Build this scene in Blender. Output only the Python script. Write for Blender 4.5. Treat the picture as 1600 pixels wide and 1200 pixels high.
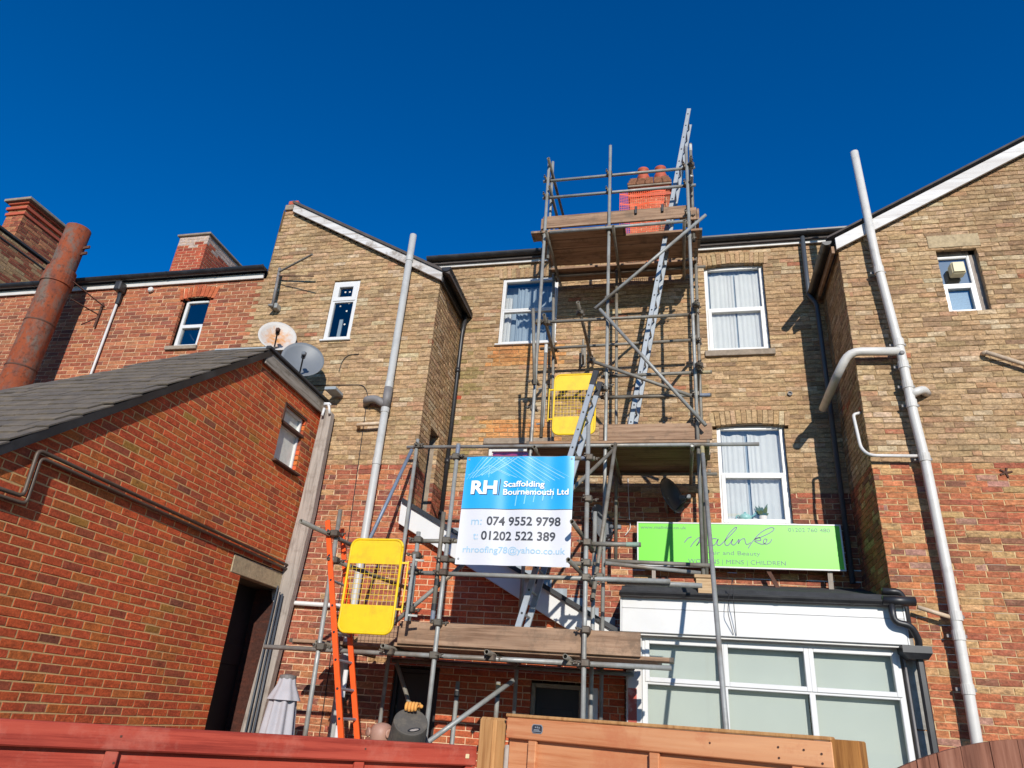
import bpy, bmesh, math, random
from mathutils import Vector, Matrix

for o in list(bpy.data.objects):
    bpy.data.objects.remove(o, do_unlink=True)
scene = bpy.context.scene
COL = scene.collection
# The origin of the scene is the photographer's eye; the yard lies 1.8 m below it.
GROUND = -1.8

# ------------------------------------------------------------------ camera
YAW, PITCH, ROLL = math.radians(-14.1), math.radians(25.45), math.radians(4.5)
FWD = Vector((math.sin(YAW) * math.cos(PITCH), math.cos(YAW) * math.cos(PITCH), math.sin(PITCH)))
_r = Vector((math.cos(YAW), -math.sin(YAW), 0.0))
_u = _r.cross(FWD)
RIGHT = _r * math.cos(ROLL) + _u * math.sin(ROLL)
UP = -_r * math.sin(ROLL) + _u * math.cos(ROLL)
cam_data = bpy.data.cameras.new("camera")
cam_data.sensor_width = 36.0
cam_data.lens = 1100.0 / 1600.0 * 36.0
cam_data.clip_start = 0.05
cam_data.clip_end = 2000.0
cam = bpy.data.objects.new("camera", cam_data)
COL.objects.link(cam)
cam.matrix_world = Matrix(((RIGHT.x, UP.x, -FWD.x, 0), (RIGHT.y, UP.y, -FWD.y, 0), (RIGHT.z, UP.z, -FWD.z, 0), (0, 0, 0, 1)))
scene.camera = cam

# ------------------------------------------------------------------ sky, sun, exposure
SUN_TRAVEL = Vector((-0.41, 1.33, -0.56)).normalized()
to_sun = -SUN_TRAVEL
world = bpy.data.worlds.new("World")
scene.world = world
world.use_nodes = True
wn, wl = world.node_tree.nodes, world.node_tree.links
wn.clear()
w_out = wn.new("ShaderNodeOutputWorld")
w_bg = wn.new("ShaderNodeBackground")
w_sky = wn.new("ShaderNodeTexSky")
w_sky.sky_type = 'NISHITA'
w_sky.sun_disc = False
w_sky.sun_elevation = math.asin(to_sun.z)
w_sky.sun_rotation = math.atan2(to_sun.x, to_sun.y)
w_sky.altitude = 0.0
w_sky.air_density = 1.0
w_sky.dust_density = 0.0
w_sky.ozone_density = 4.0
w_hsv = wn.new("ShaderNodeHueSaturation")
w_hsv.inputs["Saturation"].default_value = 1.5
w_hsv.inputs["Value"].default_value = 1.03
w_hsv.inputs["Hue"].default_value = 0.511
w_bg.inputs["Strength"].default_value = 0.13
wl.new(w_sky.outputs[0], w_hsv.inputs["Color"])
wl.new(w_hsv.outputs[0], w_bg.inputs["Color"])
wl.new(w_bg.outputs[0], w_out.inputs["Surface"])

sun_data = bpy.data.lights.new("sun", 'SUN')
sun_data.energy = 4.5
sun_data.angle = math.radians(0.53)
sun_data.color = (1.0, 0.95, 0.87)
sun = bpy.data.objects.new("sun", sun_data)
COL.objects.link(sun)
sun.rotation_euler = SUN_TRAVEL.to_track_quat('-Z', 'Y').to_euler()
sun.location = to_sun * 30

scene.view_settings.view_transform = 'Standard'
scene.view_settings.look = 'None'
scene.view_settings.gamma = 1.0
scene.view_settings.use_curve_mapping = False
scene.view_settings.exposure = 0.08
scene.render.resolution_x, scene.render.resolution_y = 1024, 768
scene.cycles.max_bounces = 6
scene.cycles.transparent_max_bounces = 12

# ------------------------------------------------------------------ small tools
def S(r, g, b):
    def f(c):
        c /= 255.0
        return c / 12.92 if c <= 0.04045 else ((c + 0.055) / 1.055) ** 2.4
    return (f(r), f(g), f(b))

def A(r, g, b, k=0.85):
    c = S(r, g, b)
    return tuple(min(0.86, v * k) for v in c)

class MB:
    """Collects vertices and faces, with a colour per face when asked."""
    def __init__(self):
        self.v, self.f, self.c, self.m = [], [], [], []
    def quad(self, a, b, c, d, col=None, mi=0):
        n = len(self.v)
        self.v += [tuple(a), tuple(b), tuple(c), tuple(d)]
        self.f.append((n, n + 1, n + 2, n + 3)); self.c.append(col); self.m.append(mi)
    def face(self, pts, col=None, mi=0):
        n = len(self.v)
        self.v += [tuple(p) for p in pts]
        self.f.append(tuple(range(n, n + len(pts)))); self.c.append(col); self.m.append(mi)
    def add(self, verts, faces, col=None, mi=0):
        n = len(self.v)
        self.v += [tuple(p) for p in verts]
        for f in faces:
            self.f.append(tuple(i + n for i in f)); self.c.append(col); self.m.append(mi)
    def box(self, x0, x1, y0, y1, z0, z1, ch=0.0, mi=0, mat=None):
        x0, x1 = min(x0, x1), max(x0, x1); y0, y1 = min(y0, y1), max(y0, y1); z0, z1 = min(z0, z1), max(z0, z1)
        c = ((x0 + x1) / 2, (y0 + y1) / 2, (z0 + z1) / 2)
        h = ((x1 - x0) / 2, (y1 - y0) / 2, (z1 - z0) / 2)
        vs, fs = chamfer_box(h, min(ch, 0.4 * min(h)))
        pts = [Vector(p) + Vector(c) for p in vs]
        if mat is not None:
            pts = [mat @ p for p in pts]
        self.add(pts, fs, mi=mi)
    def bar(self, p, q, w, d, ch=0.0, up=None, mi=0):
        """A bar of section w x d from p to q; w lies across, d along 'up'."""
        p, q = Vector(p), Vector(q)
        z = (q - p); L = z.length; z = z / L
        up = Vector(up) if up is not None else (Vector((0, 0, 1)) if abs(z.z) < 0.9 else Vector((0, -1, 0)))
        x = up.cross(z).normalized(); y = z.cross(x)
        vs, fs = chamfer_box((w / 2, d / 2, L / 2), min(ch, 0.4 * min(w, d, L) / 2))
        mid = (p + q) / 2
        self.add([mid + x * a + y * b + z * c for a, b, c in vs], fs, mi=mi)
    def tube(self, p, q, r, n=12, hollow=False, r2=None, mi=0):
        p, q = Vector(p), Vector(q)
        r2 = r if r2 is None else r2
        z = (q - p).normalized()
        x = z.orthogonal().normalized(); y = z.cross(x)
        ring = [(math.cos(2 * math.pi * i / n), math.sin(2 * math.pi * i / n)) for i in range(n)]
        vs = [p + (x * c + y * s) * r for c, s in ring] + [q + (x * c + y * s) * r2 for c, s in ring]
        fs = [(i, (i + 1) % n, n + (i + 1) % n, n + i) for i in range(n)]
        if not hollow:
            fs += [tuple(range(n - 1, -1, -1)), tuple(range(n, 2 * n))]
        else:
            k = 0.80; dep = min(0.09, (q - p).length * 0.3)
            vs += [p + (x * c + y * s) * r * k for c, s in ring] + [q + (x * c + y * s) * r2 * k for c, s in ring]
            vs += [p + z * dep + (x * c + y * s) * r * k for c, s in ring] + [q - z * dep + (x * c + y * s) * r2 * k for c, s in ring]
            for i in range(n):
                j = (i + 1) % n
                fs += [(i, 2 * n + i, 2 * n + j, j), (n + i, n + j, 3 * n + j, 3 * n + i),
                       (2 * n + i, 4 * n + i, 4 * n + j, 2 * n + j), (3 * n + i, 3 * n + j, 5 * n + j, 5 * n + i)]
            fs += [tuple(range(4 * n, 5 * n)), tuple(range(5 * n, 6 * n))]
        self.add(vs, fs, mi=mi)
    def path(self, pts, r, n=10, mi=0, bend=0.0):
        """A pipe along a polyline, its corners rounded over 'bend'."""
        P = [Vector(p) for p in pts]
        out = [P[0]]
        for i in range(1, len(P) - 1):
            a, b, c = P[i - 1], P[i], P[i + 1]
            d1, d2 = (a - b), (c - b)
            k = min(bend, d1.length * 0.45, d2.length * 0.45)
            if k < 1e-4:
                out.append(b); continue
            s, e = b + d1.normalized() * k, b + d2.normalized() * k
            for t in (0, .25, .5, .75, 1):
                out.append(s.lerp(b, t).lerp(b.lerp(e, t), t))
        out.append(P[-1])
        rings = []
        prev = None
        for i, p in enumerate(out):
            t = (out[min(i + 1, len(out) - 1)] - out[max(i - 1, 0)]).normalized()
            x = t.orthogonal().normalized() if prev is None else (prev - t * prev.dot(t)).normalized()
            prev = x
            y = t.cross(x)
            rings.append([p + (x * math.cos(2 * math.pi * k / n) + y * math.sin(2 * math.pi * k / n)) * r for k in range(n)])
        vs = [v for rg in rings for v in rg]
        fs = []
        for i in range(len(rings) - 1):
            for k in range(n):
                j = (k + 1) % n
                fs.append((i * n + k, i * n + j, (i + 1) * n + j, (i + 1) * n + k))
        fs += [tuple(range(n - 1, -1, -1)), tuple(range((len(rings) - 1) * n, len(rings) * n))]
        self.add(vs, fs, mi=mi)
    def lathe(self, c, axis, prof, n=20, mi=0, cap=True):
        """prof = [(radius, distance along axis)]"""
        c, z = Vector(c), Vector(axis).normalized()
        x = z.orthogonal().normalized(); y = z.cross(x)
        vs = [c + z * h + (x * math.cos(2 * math.pi * i / n) + y * math.sin(2 * math.pi * i / n)) * r for r, h in prof for i in range(n)]
        fs = []
        for k in range(len(prof) - 1):
            for i in range(n):
                j = (i + 1) % n
                fs.append((k * n + i, k * n + j, (k + 1) * n + j, (k + 1) * n + i))
        if cap:
            fs += [tuple(range(n - 1, -1, -1)), tuple(range((len(prof) - 1) * n, len(prof) * n))]
        self.add(vs, fs, mi=mi)
    def mesh(self, name, mats, smooth=False, colours=False):
        me = bpy.data.meshes.new(name)
        me.from_pydata([tuple(v) for v in self.v], [], self.f)
        for m in (mats if isinstance(mats, (list, tuple)) else [mats]):
            me.materials.append(m)
        if any(self.m):
            me.polygons.foreach_set("material_index", self.m)
        if smooth:
            me.polygons.foreach_set("use_smooth", [True] * len(self.f))
        if colours:
            at = me.color_attributes.new("tint", 'FLOAT_COLOR', 'CORNER')
            buf = []
            for f, c in zip(self.f, self.c):
                c = c or (1, 1, 1)
                buf += [c[0], c[1], c[2], 1.0] * len(f)
            at.data.foreach_set("color", buf)
        me.update()
        return me

def chamfer_box(h, ch):
    hx, hy, hz = h
    if ch <= 1e-5:
        vs = [(sx * hx, sy * hy, sz * hz) for sx in (-1, 1) for sy in (-1, 1) for sz in (-1, 1)]
        fs = [(0, 1, 3, 2), (4, 6, 7, 5), (0, 4, 5, 1), (2, 3, 7, 6), (0, 2, 6, 4), (1, 5, 7, 3)]
        return vs, fs
    vs, idx = [], {}
    for sx in (-1, 1):
        for sy in (-1, 1):
            for sz in (-1, 1):
                for ax in range(3):
                    p = [sx * (hx - ch), sy * (hy - ch), sz * (hz - ch)]
                    p[ax] = (sx * hx, sy * hy, sz * hz)[ax]
                    idx[(sx, sy, sz, ax)] = len(vs); vs.append(tuple(p))
    I = lambda sx, sy, sz, ax: idx[(sx, sy, sz, ax)]
    fs = []
    for s in (-1, 1):
        fs.append(tuple(I(s, a, b, 0) for a, b in ((-1, -1), (1, -1), (1, 1), (-1, 1))[::s]))
        fs.append(tuple(I(a, s, b, 1) for a, b in ((-1, -1), (-1, 1), (1, 1), (1, -1))[::s]))
        fs.append(tuple(I(a, b, s, 2) for a, b in ((-1, -1), (1, -1), (1, 1), (-1, 1))[::s]))
    for a in (-1, 1):
        for b in (-1, 1):
            fs.append((I(a, b, -1, 0), I(a, b, 1, 0), I(a, b, 1, 1), I(a, b, -1, 1)))
            fs.append((I(a, -1, b, 0), I(a, 1, b, 0), I(a, 1, b, 2), I(a, -1, b, 2)))
            fs.append((I(-1, a, b, 1), I(1, a, b, 1), I(1, a, b, 2), I(-1, a, b, 2)))
    for sx in (-1, 1):
        for sy in (-1, 1):
            for sz in (-1, 1):
                fs.append((I(sx, sy, sz, 0), I(sx, sy, sz, 1), I(sx, sy, sz, 2)))
    return vs, fs

def link(o, parent=None):
    COL.objects.link(o)
    if parent is not None:
        o.parent = parent
        if parent.type == 'EMPTY':
            o.matrix_parent_inverse = Matrix.Translation(-parent.location)
    return o

def part(name, mb, mats, parent=None, smooth=False, colours=False):
    return link(bpy.data.objects.new(name, mb.mesh(name, mats, smooth, colours)), parent)

def inst(name, mesh, matrix, parent, colour=None):
    o = bpy.data.objects.new(name, mesh)
    link(o, parent)
    o.matrix_basis = matrix
    if colour is not None:
        o.color = (colour[0], colour[1], colour[2], 1.0)
    return o

def tag(o, label, cat, group=None):
    o["label"] = label; o["category"] = cat
    if group:
        o["group"] = group
    return o

def thing(name, label, cat, loc, group=None):
    o = bpy.data.objects.new(name, None)
    o.location = loc
    o.empty_display_size = 0.3
    COL.objects.link(o)
    return tag(o, label, cat, group)

def structure(o):
    o["kind"] = "structure"
    return o

def pixel_area(p, a, b):
    """Rough size in view of a patch a x b metres at p; 0 outside the frame."""
    p = Vector(p)
    d = p.dot(FWD)
    if d < 0.2:
        return 0
    x, y = 1100 * p.dot(RIGHT) / d, 1100 * p.dot(UP) / d
    if abs(x) > 812 or abs(y) > 612:
        return 0
    return (1100 / d) ** 2

# ------------------------------------------------------------------ materials
def nodes(name):
    m = bpy.data.materials.new(name)
    m.use_nodes = True
    nt = m.node_tree
    return m, nt, nt.nodes["Principled BSDF"]

def N(nt, kind, **kw):
    n = nt.nodes.new(kind)
    for k, v in kw.items():
        if k in n.inputs:
            n.inputs[k].default_value = v
        else:
            setattr(n, k, v)
    return n

def mixc(nt, fac, a, b, blend='MIX'):
    n = nt.nodes.new("ShaderNodeMix")
    n.data_type = 'RGBA'; n.blend_type = blend
    for sock, val in ((n.inputs[0], fac), (n.inputs[6], a), (n.inputs[7], b)):
        if isinstance(val, bpy.types.NodeSocket):
            nt.links.new(val, sock)
        elif isinstance(val, (int, float)):
            sock.default_value = val
        else:
            sock.default_value = (val[0], val[1], val[2], 1)
    return n.outputs[2]

def ramp(nt, src, a, b, ca=0.0, cb=1.0):
    n = nt.nodes.new("ShaderNodeMapRange")
    n.inputs[1].default_value = a; n.inputs[2].default_value = b
    n.inputs[3].default_value = ca; n.inputs[4].default_value = cb
    nt.links.new(src, n.inputs[0])
    return n.outputs[0]

def noise(nt, vec, scale, detail=4.0, rough=0.6, out=0):
    n = nt.nodes.new("ShaderNodeTexNoise")
    n.inputs["Scale"].default_value = scale
    n.inputs["Detail"].default_value = detail
    n.inputs["Roughness"].default_value = rough
    if vec is not None:
        nt.links.new(vec, n.inputs["Vector"])
    return n.outputs[out]

def position(nt, scale=(1, 1, 1), rot=(0, 0, 0), obj=False):
    if obj:
        g = nt.nodes.new("ShaderNodeTexCoord").outputs["Object"]
    else:
        g = nt.nodes.new("ShaderNodeNewGeometry").outputs["Position"]
    mp = nt.nodes.new("ShaderNodeMapping")
    mp.inputs["Scale"].default_value = scale
    mp.inputs["Rotation"].default_value = rot
    nt.links.new(g, mp.inputs[0])
    return mp.outputs[0]

def bump(nt, bsdf, height, strength=0.3, dist=0.01):
    b = nt.nodes.new("ShaderNodeBump")
    b.inputs["Strength"].default_value = strength
    b.inputs["Distance"].default_value = dist
    nt.links.new(height, b.inputs["Height"])
    nt.links.new(b.outputs[0], bsdf.inputs["Normal"])

def brick_material(name, stain, stain_amt, light, light_amt, rough_bump=0.5, smear=(3.0, 3.0, 9.0), soot_amt=0.4, patchy=0.2):
    m, nt, p = nodes(name)
    at = N(nt, "ShaderNodeAttribute", attribute_name="tint")
    oi = nt.nodes.new("ShaderNodeObjectInfo")
    base = mixc(nt, 1.0, at.outputs["Color"], oi.outputs["Color"], 'MULTIPLY')
    pos = position(nt)
    fine = noise(nt, pos, 55.0, 5.0, 0.65)
    mid = noise(nt, position(nt, smear), 2.2, 6.0, 0.62)
    pale = noise(nt, position(nt, (6, 6, 13)), 1.7, 5.0, 0.7)
    c = mixc(nt, ramp(nt, mid, 0.50, 0.72, 0.0, stain_amt), base, stain)
    c = mixc(nt, ramp(nt, pale, 0.56, 0.75, 0.0, light_amt), c, light)
    soot = noise(nt, position(nt, (0.9, 0.9, 0.5)), 0.8, 5.0, 0.62)
    drip = noise(nt, position(nt, (2.6, 2.6, 0.25)), 1.1, 5.0, 0.6)
    c = mixc(nt, ramp(nt, soot, 0.45, 0.75, 0.0, soot_amt), c, stain)
    c = mixc(nt, ramp(nt, drip, 0.55, 0.75, 0.0, soot_amt * 0.8), c, stain)
    patch = noise(nt, position(nt, (1, 1, 2.4)), 13.0, 4.0, 0.6)
    vm = N(nt, 'ShaderNodeMath', operation='MULTIPLY')
    nt.links.new(ramp(nt, fine, 0.25, 0.75, 0.62, 1.38), vm.inputs[0]); nt.links.new(ramp(nt, patch, 0.3, 0.7, 1 - patchy, 1 + patchy), vm.inputs[1])
    v = vm.outputs[0]
    c2 = N(nt, "ShaderNodeVectorMath", operation='SCALE')
    nt.links.new(c, c2.inputs[0]); nt.links.new(v, c2.inputs[3])
    nt.links.new(c2.outputs[0], p.inputs["Base Color"])
    p.inputs["Roughness"].default_value = 0.9
    p.inputs["Specular IOR Level"].default_value = 0.2
    h = noise(nt, pos, 38.0, 6.0, 0.7)
    bump(nt, p, h, rough_bump, 0.008)
    return m

def plain(name, col, rough=0.6, metal=0.0, spec=0.5, vary=0.12, vscale=6.0, bmp=0.0, bscale=40.0, dirt=None, dirt_amt=0.3, dscale=3.0, obj=False):
    m, nt, p = nodes(name)
    pos = position(nt, obj=obj)
    n1 = noise(nt, pos, vscale, 5.0, 0.65)
    v = ramp(nt, n1, 0.3, 0.7, 1 - vary, 1 + vary)
    c = N(nt, "ShaderNodeVectorMath", operation='SCALE')
    c.inputs[0].default_value = col
    nt.links.new(v, c.inputs[3])
    out = c.outputs[0]
    if dirt is not None:
        n2 = noise(nt, position(nt, obj=obj), dscale, 6.0, 0.7)
        out = mixc(nt, ramp(nt, n2, 0.5, 0.7, 0, dirt_amt), out, dirt)
    nt.links.new(out, p.inputs["Base Color"])
    p.inputs["Roughness"].default_value = rough
    p.inputs["Metallic"].default_value = metal
    p.inputs["Specular IOR Level"].default_value = spec
    if bmp > 0:
        bump(nt, p, noise(nt, position(nt, obj=obj), bscale, 5.0, 0.65), bmp, 0.006)
    return m

def wood(name, base, dark, light, axis=0, gscale=1.0, rough=0.8, blotch=None, blotch_amt=0.0, bmp=0.35, obj=False, turn=0.0):
    """Grain runs along the given axis (0 x, 1 y, 2 z)."""
    m, nt, p = nodes(name)
    sc = [38.0 * gscale] * 3
    sc[axis] = 1.6 * gscale
    def rpos(sc_):
        r_ = position(nt, (1, 1, 1), (0, 0, -turn))
        mp_ = nt.nodes.new('ShaderNodeMapping'); mp_.inputs['Scale'].default_value = sc_
        nt.links.new(r_, mp_.inputs[0]); return mp_.outputs[0]
    pos = rpos(tuple(sc))
    g = noise(nt, pos, 1.0, 6.0, 0.7)
    sc2 = [8.0 * gscale] * 3
    sc2[axis] = 0.7 * gscale
    g2 = noise(nt, rpos(tuple(sc2)), 1.0, 4.0, 0.6)
    c = mixc(nt, ramp(nt, g, 0.35, 0.68), light, base)
    c = mixc(nt, ramp(nt, g, 0.52, 0.75, 0, 0.9), c, dark)
    c = mixc(nt, ramp(nt, g2, 0.45, 0.75, 0, 0.55), c, dark)
    if blotch is not None:
        n3 = noise(nt, position(nt, obj=obj), 4.0, 6.0, 0.72)
        c = mixc(nt, ramp(nt, n3, 0.52, 0.66, 0, blotch_amt), c, blotch)
    nt.links.new(c, p.inputs["Base Color"])
    p.inputs["Roughness"].default_value = rough
    p.inputs["Specular IOR Level"].default_value = 0.25
    bump(nt, p, g, bmp, 0.004)
    return m

def glass(name, tint=(0.9, 0.95, 0.95), refl=0.0, ior=1.7):
    m = bpy.data.materials.new(name)
    m.use_nodes = True
    nt = m.node_tree
    nt.nodes.clear()
    out = nt.nodes.new("ShaderNodeOutputMaterial")
    tr = nt.nodes.new("ShaderNodeBsdfTransparent"); tr.inputs[0].default_value = (*tint, 1)
    gl = nt.nodes.new("ShaderNodeBsdfGlossy"); gl.inputs["Roughness"].default_value = 0.02
    fr = nt.nodes.new("ShaderNodeFresnel"); fr.inputs[0].default_value = ior
    ad = N(nt, "ShaderNodeMath", operation='ADD'); ad.inputs[1].default_value = refl
    nt.links.new(fr.outputs[0], ad.inputs[0])
    mx = nt.nodes.new("ShaderNodeMixShader")
    nt.links.new(ad.outputs[0], mx.inputs[0])
    nt.links.new(tr.outputs[0], mx.inputs[1]); nt.links.new(gl.outputs[0], mx.inputs[2])
    nt.links.new(mx.outputs[0], out.inputs[0])
    return m

M = {}
M['brick_yellow'] = brick_material("brick_yellow", A(104, 82, 60), 0.72, A(218, 196, 154), 0.4, 1.0, (5.0, 5.0, 14.0), 0.32, 0.30)
M['brick_red'] = brick_material("brick_red", A(112, 78, 62), 0.45, A(205, 160, 120), 0.25, 0.7)
M['brick_new'] = brick_material("brick_new", A(112, 56, 38), 0.5, A(206, 104, 80), 0.0, 0.5, soot_amt=0.4)
M['mortar_yellow'] = plain("mortar_yellow", A(184, 154, 114), 0.95, vary=0.35, vscale=9, bmp=0.6, dirt=A(104, 84, 62), dirt_amt=0.75, dscale=2.5, spec=0.1)
M['mortar_red'] = plain("mortar_red", A(232, 198, 160), 0.95, vary=0.15, vscale=14, bmp=0.5, dirt=A(170, 130, 100), dirt_amt=0.5, dscale=3, spec=0.1)
M['mortar_cream'] = plain("mortar_cream", A(220, 188, 140), 0.95, vary=0.15, vscale=14, bmp=0.5, dirt=A(165, 130, 95), dirt_amt=0.5, dscale=3, spec=0.1)
M['mortar_new'] = plain("mortar_new", A(200, 160, 108, 1.1), 0.95, vary=0.12, vscale=14, bmp=0.4, spec=0.1)
M['upvc'] = plain("upvc", A(244, 243, 240, 0.72), 0.35, vary=0.03, vscale=3, spec=0.4, dirt=A(215, 212, 200), dirt_amt=0.25, dscale=4)
M['upvc_old'] = plain("upvc_old", A(240, 236, 230, 0.72), 0.45, vary=0.05, vscale=4, dirt=A(190, 182, 168), dirt_amt=0.5, dscale=6)
M['black_plastic'] = plain("black_plastic", (0.018, 0.018, 0.02), 0.42, vary=0.3, vscale=5, dirt=(0.06, 0.06, 0.06), dirt_amt=0.5)
M['grey_blue_pipe'] = plain("grey_blue_pipe", A(74, 80, 88), 0.45, vary=0.1)
M['pipe_grey'] = plain("pipe_grey", A(200, 199, 194, 0.8), 0.45, vary=0.05, dirt=A(150, 150, 148), dirt_amt=0.4, dscale=5)
M['pipe_white'] = plain("pipe_white", A(228, 223, 214, 0.8), 0.45, vary=0.04, dirt=A(170, 164, 154), dirt_amt=0.5, dscale=4)
M['pipe_dull'] = plain("pipe_dull", A(128, 124, 122), 0.6, vary=0.15, dirt=A(90, 84, 78), dirt_amt=0.5, dscale=9)
M['pipe_cream'] = plain("pipe_cream", A(215, 190, 160), 0.5, vary=0.1, dirt=A(150, 120, 90), dirt_amt=0.5, dscale=8)
M['stone'] = plain("stone", A(158, 142, 124), 0.9, vary=0.2, vscale=12, bmp=0.6, dirt=A(92, 82, 72), dirt_amt=0.6, dscale=5)
M['concrete'] = plain("concrete", A(190, 168, 132), 0.95, vary=0.2, vscale=18, bmp=1.0, bscale=60, dirt=A(120, 100, 78), dirt_amt=0.5, dscale=8)
M['pier'] = plain("pier_concrete", A(160, 156, 148), 0.95, vary=0.25, vscale=14, bmp=0.8, dirt=A(104, 98, 86), dirt_amt=0.6, dscale=6)
M['ground'] = plain("ground_paving", (0.07, 0.068, 0.065), 0.95, vary=0.3, vscale=1.5, bmp=0.4)
def slate_material():
    m, nt, p = nodes("slate")
    oi = nt.nodes.new("ShaderNodeObjectInfo")
    n1 = noise(nt, position(nt), 9.0, 6.0, 0.7)
    c = mixc(nt, ramp(nt, n1, 0.35, 0.7), A(126, 113, 96), A(96, 87, 76))
    c = mixc(nt, ramp(nt, oi.outputs["Random"], 0.0, 1.0, 0.0, 0.55), c, A(90, 83, 76))
    n2 = noise(nt, position(nt, (3, 3, 3)), 1.2, 5.0, 0.7)
    c = mixc(nt, ramp(nt, n2, 0.52, 0.7, 0, 0.6), c, A(142, 126, 104))
    nt.links.new(c, p.inputs["Base Color"])
    p.inputs["Roughness"].default_value = 0.8
    bump(nt, p, noise(nt, position(nt), 34.0, 5.0, 0.7), 0.6, 0.006)
    return m
M['slate'] = slate_material()
M['felt'] = plain("roof_felt", A(62, 62, 64), 0.9, vary=0.3, vscale=5, bmp=0.6, bscale=90)
M['roof_tile'] = plain("roof_tile", A(84, 76, 72), 0.9, vary=0.3, vscale=5, bmp=0.4)
M['lead'] = plain("lead", A(160, 168, 172), 0.6, vary=0.2, vscale=8, dirt=A(110, 112, 112), dirt_amt=0.6)
M['terracotta'] = plain("terracotta", A(196, 92, 62), 0.7, vary=0.15, dirt=A(120, 70, 52), dirt_amt=0.4)
M['dark_room'] = plain("dark_room", (0.16, 0.17, 0.19), 0.9, vary=0.1)
M['curtain'] = plain("curtain", A(225, 220, 218, 0.9), 0.9, vary=0.05, vscale=3)
M['net'] = plain("net_curtain", A(178, 188, 200, 0.8), 0.9, vary=0.08, vscale=3)
M['blind'] = plain("roller_blind", A(206, 206, 200, 0.74), 0.8, vary=0.03, vscale=2)
M['pink_cloth'] = plain("pink_cloth", A(205, 60, 120, 0.8), 0.9, vary=0.2, vscale=5, dirt=A(120, 40, 110), dirt_amt=0.8, dscale=4)
M['glass'] = glass("window_glass", (0.9, 0.95, 0.95), 0.07)
M['glass_bay'] = glass("bay_glass", (0.90, 0.95, 0.93), 0.0, 1.28)
M['glass_blue'] = glass("window_glass_blue", (0.82, 0.9, 0.95), 0.16)
M['grey_fabric'] = plain("grey_fabric", A(186, 182, 186), 0.95, vary=0.08, vscale=6, bmp=0.2)
M['yellow_paint'] = plain("yellow_paint", A(248, 204, 10, 0.85), 0.5, vary=0.06, vscale=9, dirt=A(196, 160, 40), dirt_amt=0.5, dscale=7)
M['orange_paint'] = plain("orange_fibreglass", A(250, 92, 20, 0.9), 0.45, vary=0.06, vscale=8, dirt=A(150, 70, 40), dirt_amt=0.35, dscale=12)
M['galv'] = None
def galv(name, col, dirt, amt, met=0.2, rough=0.48):
    m, nt, p = nodes(name)
    n1 = noise(nt, position(nt, (1, 1, 1)), 9.0, 6.0, 0.7)
    n2 = noise(nt, position(nt, (1, 1, 1)), 2.2, 4.0, 0.6)
    n3 = noise(nt, position(nt, (1, 1, 1)), 42.0, 4.0, 0.7)
    c = mixc(nt, ramp(nt, n1, 0.35, 0.7, 0, 1), col, tuple(v * 0.66 for v in col))
    c = mixc(nt, ramp(nt, n3, 0.66, 0.74, 0, 0.8), c, tuple(min(0.8, v * 1.5) for v in col))
    c = mixc(nt, ramp(nt, n2, 0.5, 0.72, 0, amt), c, dirt)
    nt.links.new(c, p.inputs["Base Color"])
    nt.links.new(ramp(nt, n1, 0.3, 0.7, rough - 0.08, rough + 0.15), p.inputs["Roughness"])
    p.inputs["Metallic"].default_value = met
    bump(nt, p, n1, 0.1, 0.003)
    return m
M['galv'] = galv("galvanised_tube", A(174, 174, 168), A(122, 106, 86), 0.85)
M['galv_dull'] = galv("dull_galvanised_tube", A(148, 142, 130), A(98, 82, 62), 0.85, 0.15, 0.55)
M['galv_blue'] = galv("blue_grey_tube", A(138, 152, 172), A(110, 118, 130), 0.5)
M['coupler'] = galv("rusty_coupler", A(120, 112, 100), A(88, 58, 40), 0.9, 0.5, 0.55)
M['alu'] = galv("aluminium", A(176, 182, 186), A(146, 150, 154), 0.5, 0.35, 0.42)
M['sleeve'] = plain("black_sleeve", (0.02, 0.02, 0.022), 0.5)
M['rust'] = None
def rust_material():
    m, nt, p = nodes("rusty_flue")
    n1 = noise(nt, position(nt, (1, 1, 0.45)), 5.0, 8.0, 0.72)
    n2 = noise(nt, position(nt, (1, 1, 0.6)), 3.1, 7.0, 0.7)
    n3 = noise(nt, position(nt), 16.0, 6.0, 0.7)
    c = mixc(nt, ramp(nt, n1, 0.46, 0.60), A(150, 70, 32), A(112, 98, 86))
    c = mixc(nt, ramp(nt, n2, 0.52, 0.64, 0, 0.9), c, A(118, 60, 42))
    c = mixc(nt, ramp(nt, n3, 0.52, 0.66, 0, 0.8), c, A(78, 46, 30))
    nt.links.new(c, p.inputs["Base Color"])
    p.inputs["Roughness"].default_value = 0.85
    bump(nt, p, n1, 0.5, 0.01)
    return m
M['rust'] = rust_material()
M['rust_dark'] = plain("rusty_iron", A(92, 60, 46), 0.85, vary=0.3, vscale=12)
M['board'] = wood("scaffold_board", A(158, 124, 98), A(96, 70, 52), A(184, 152, 124), 0, 0.8, blotch=A(118, 98, 80), blotch_amt=0.7, bmp=0.6)
M['board_pale'] = wood("pale_timber", A(205, 172, 128), A(150, 112, 76), A(220, 190, 150), 0, 0.8)
M['old_timber'] = wood("weathered_timber", A(158, 146, 136), A(104, 94, 84), A(190, 178, 166), 2, 0.7, blotch=A(120, 104, 92), blotch_amt=0.5)
M['grey_board'] = wood("weathered_fascia", A(150, 138, 124), A(84, 74, 64), A(184, 174, 160), 1, 0.7, blotch=A(86, 76, 64), blotch_amt=0.7)
M['verge_old'] = wood("flaking_white_board", A(205, 200, 196), A(138, 120, 102), A(226, 224, 222), 0, 0.6, blotch=A(128, 112, 96), blotch_amt=0.75)
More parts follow.
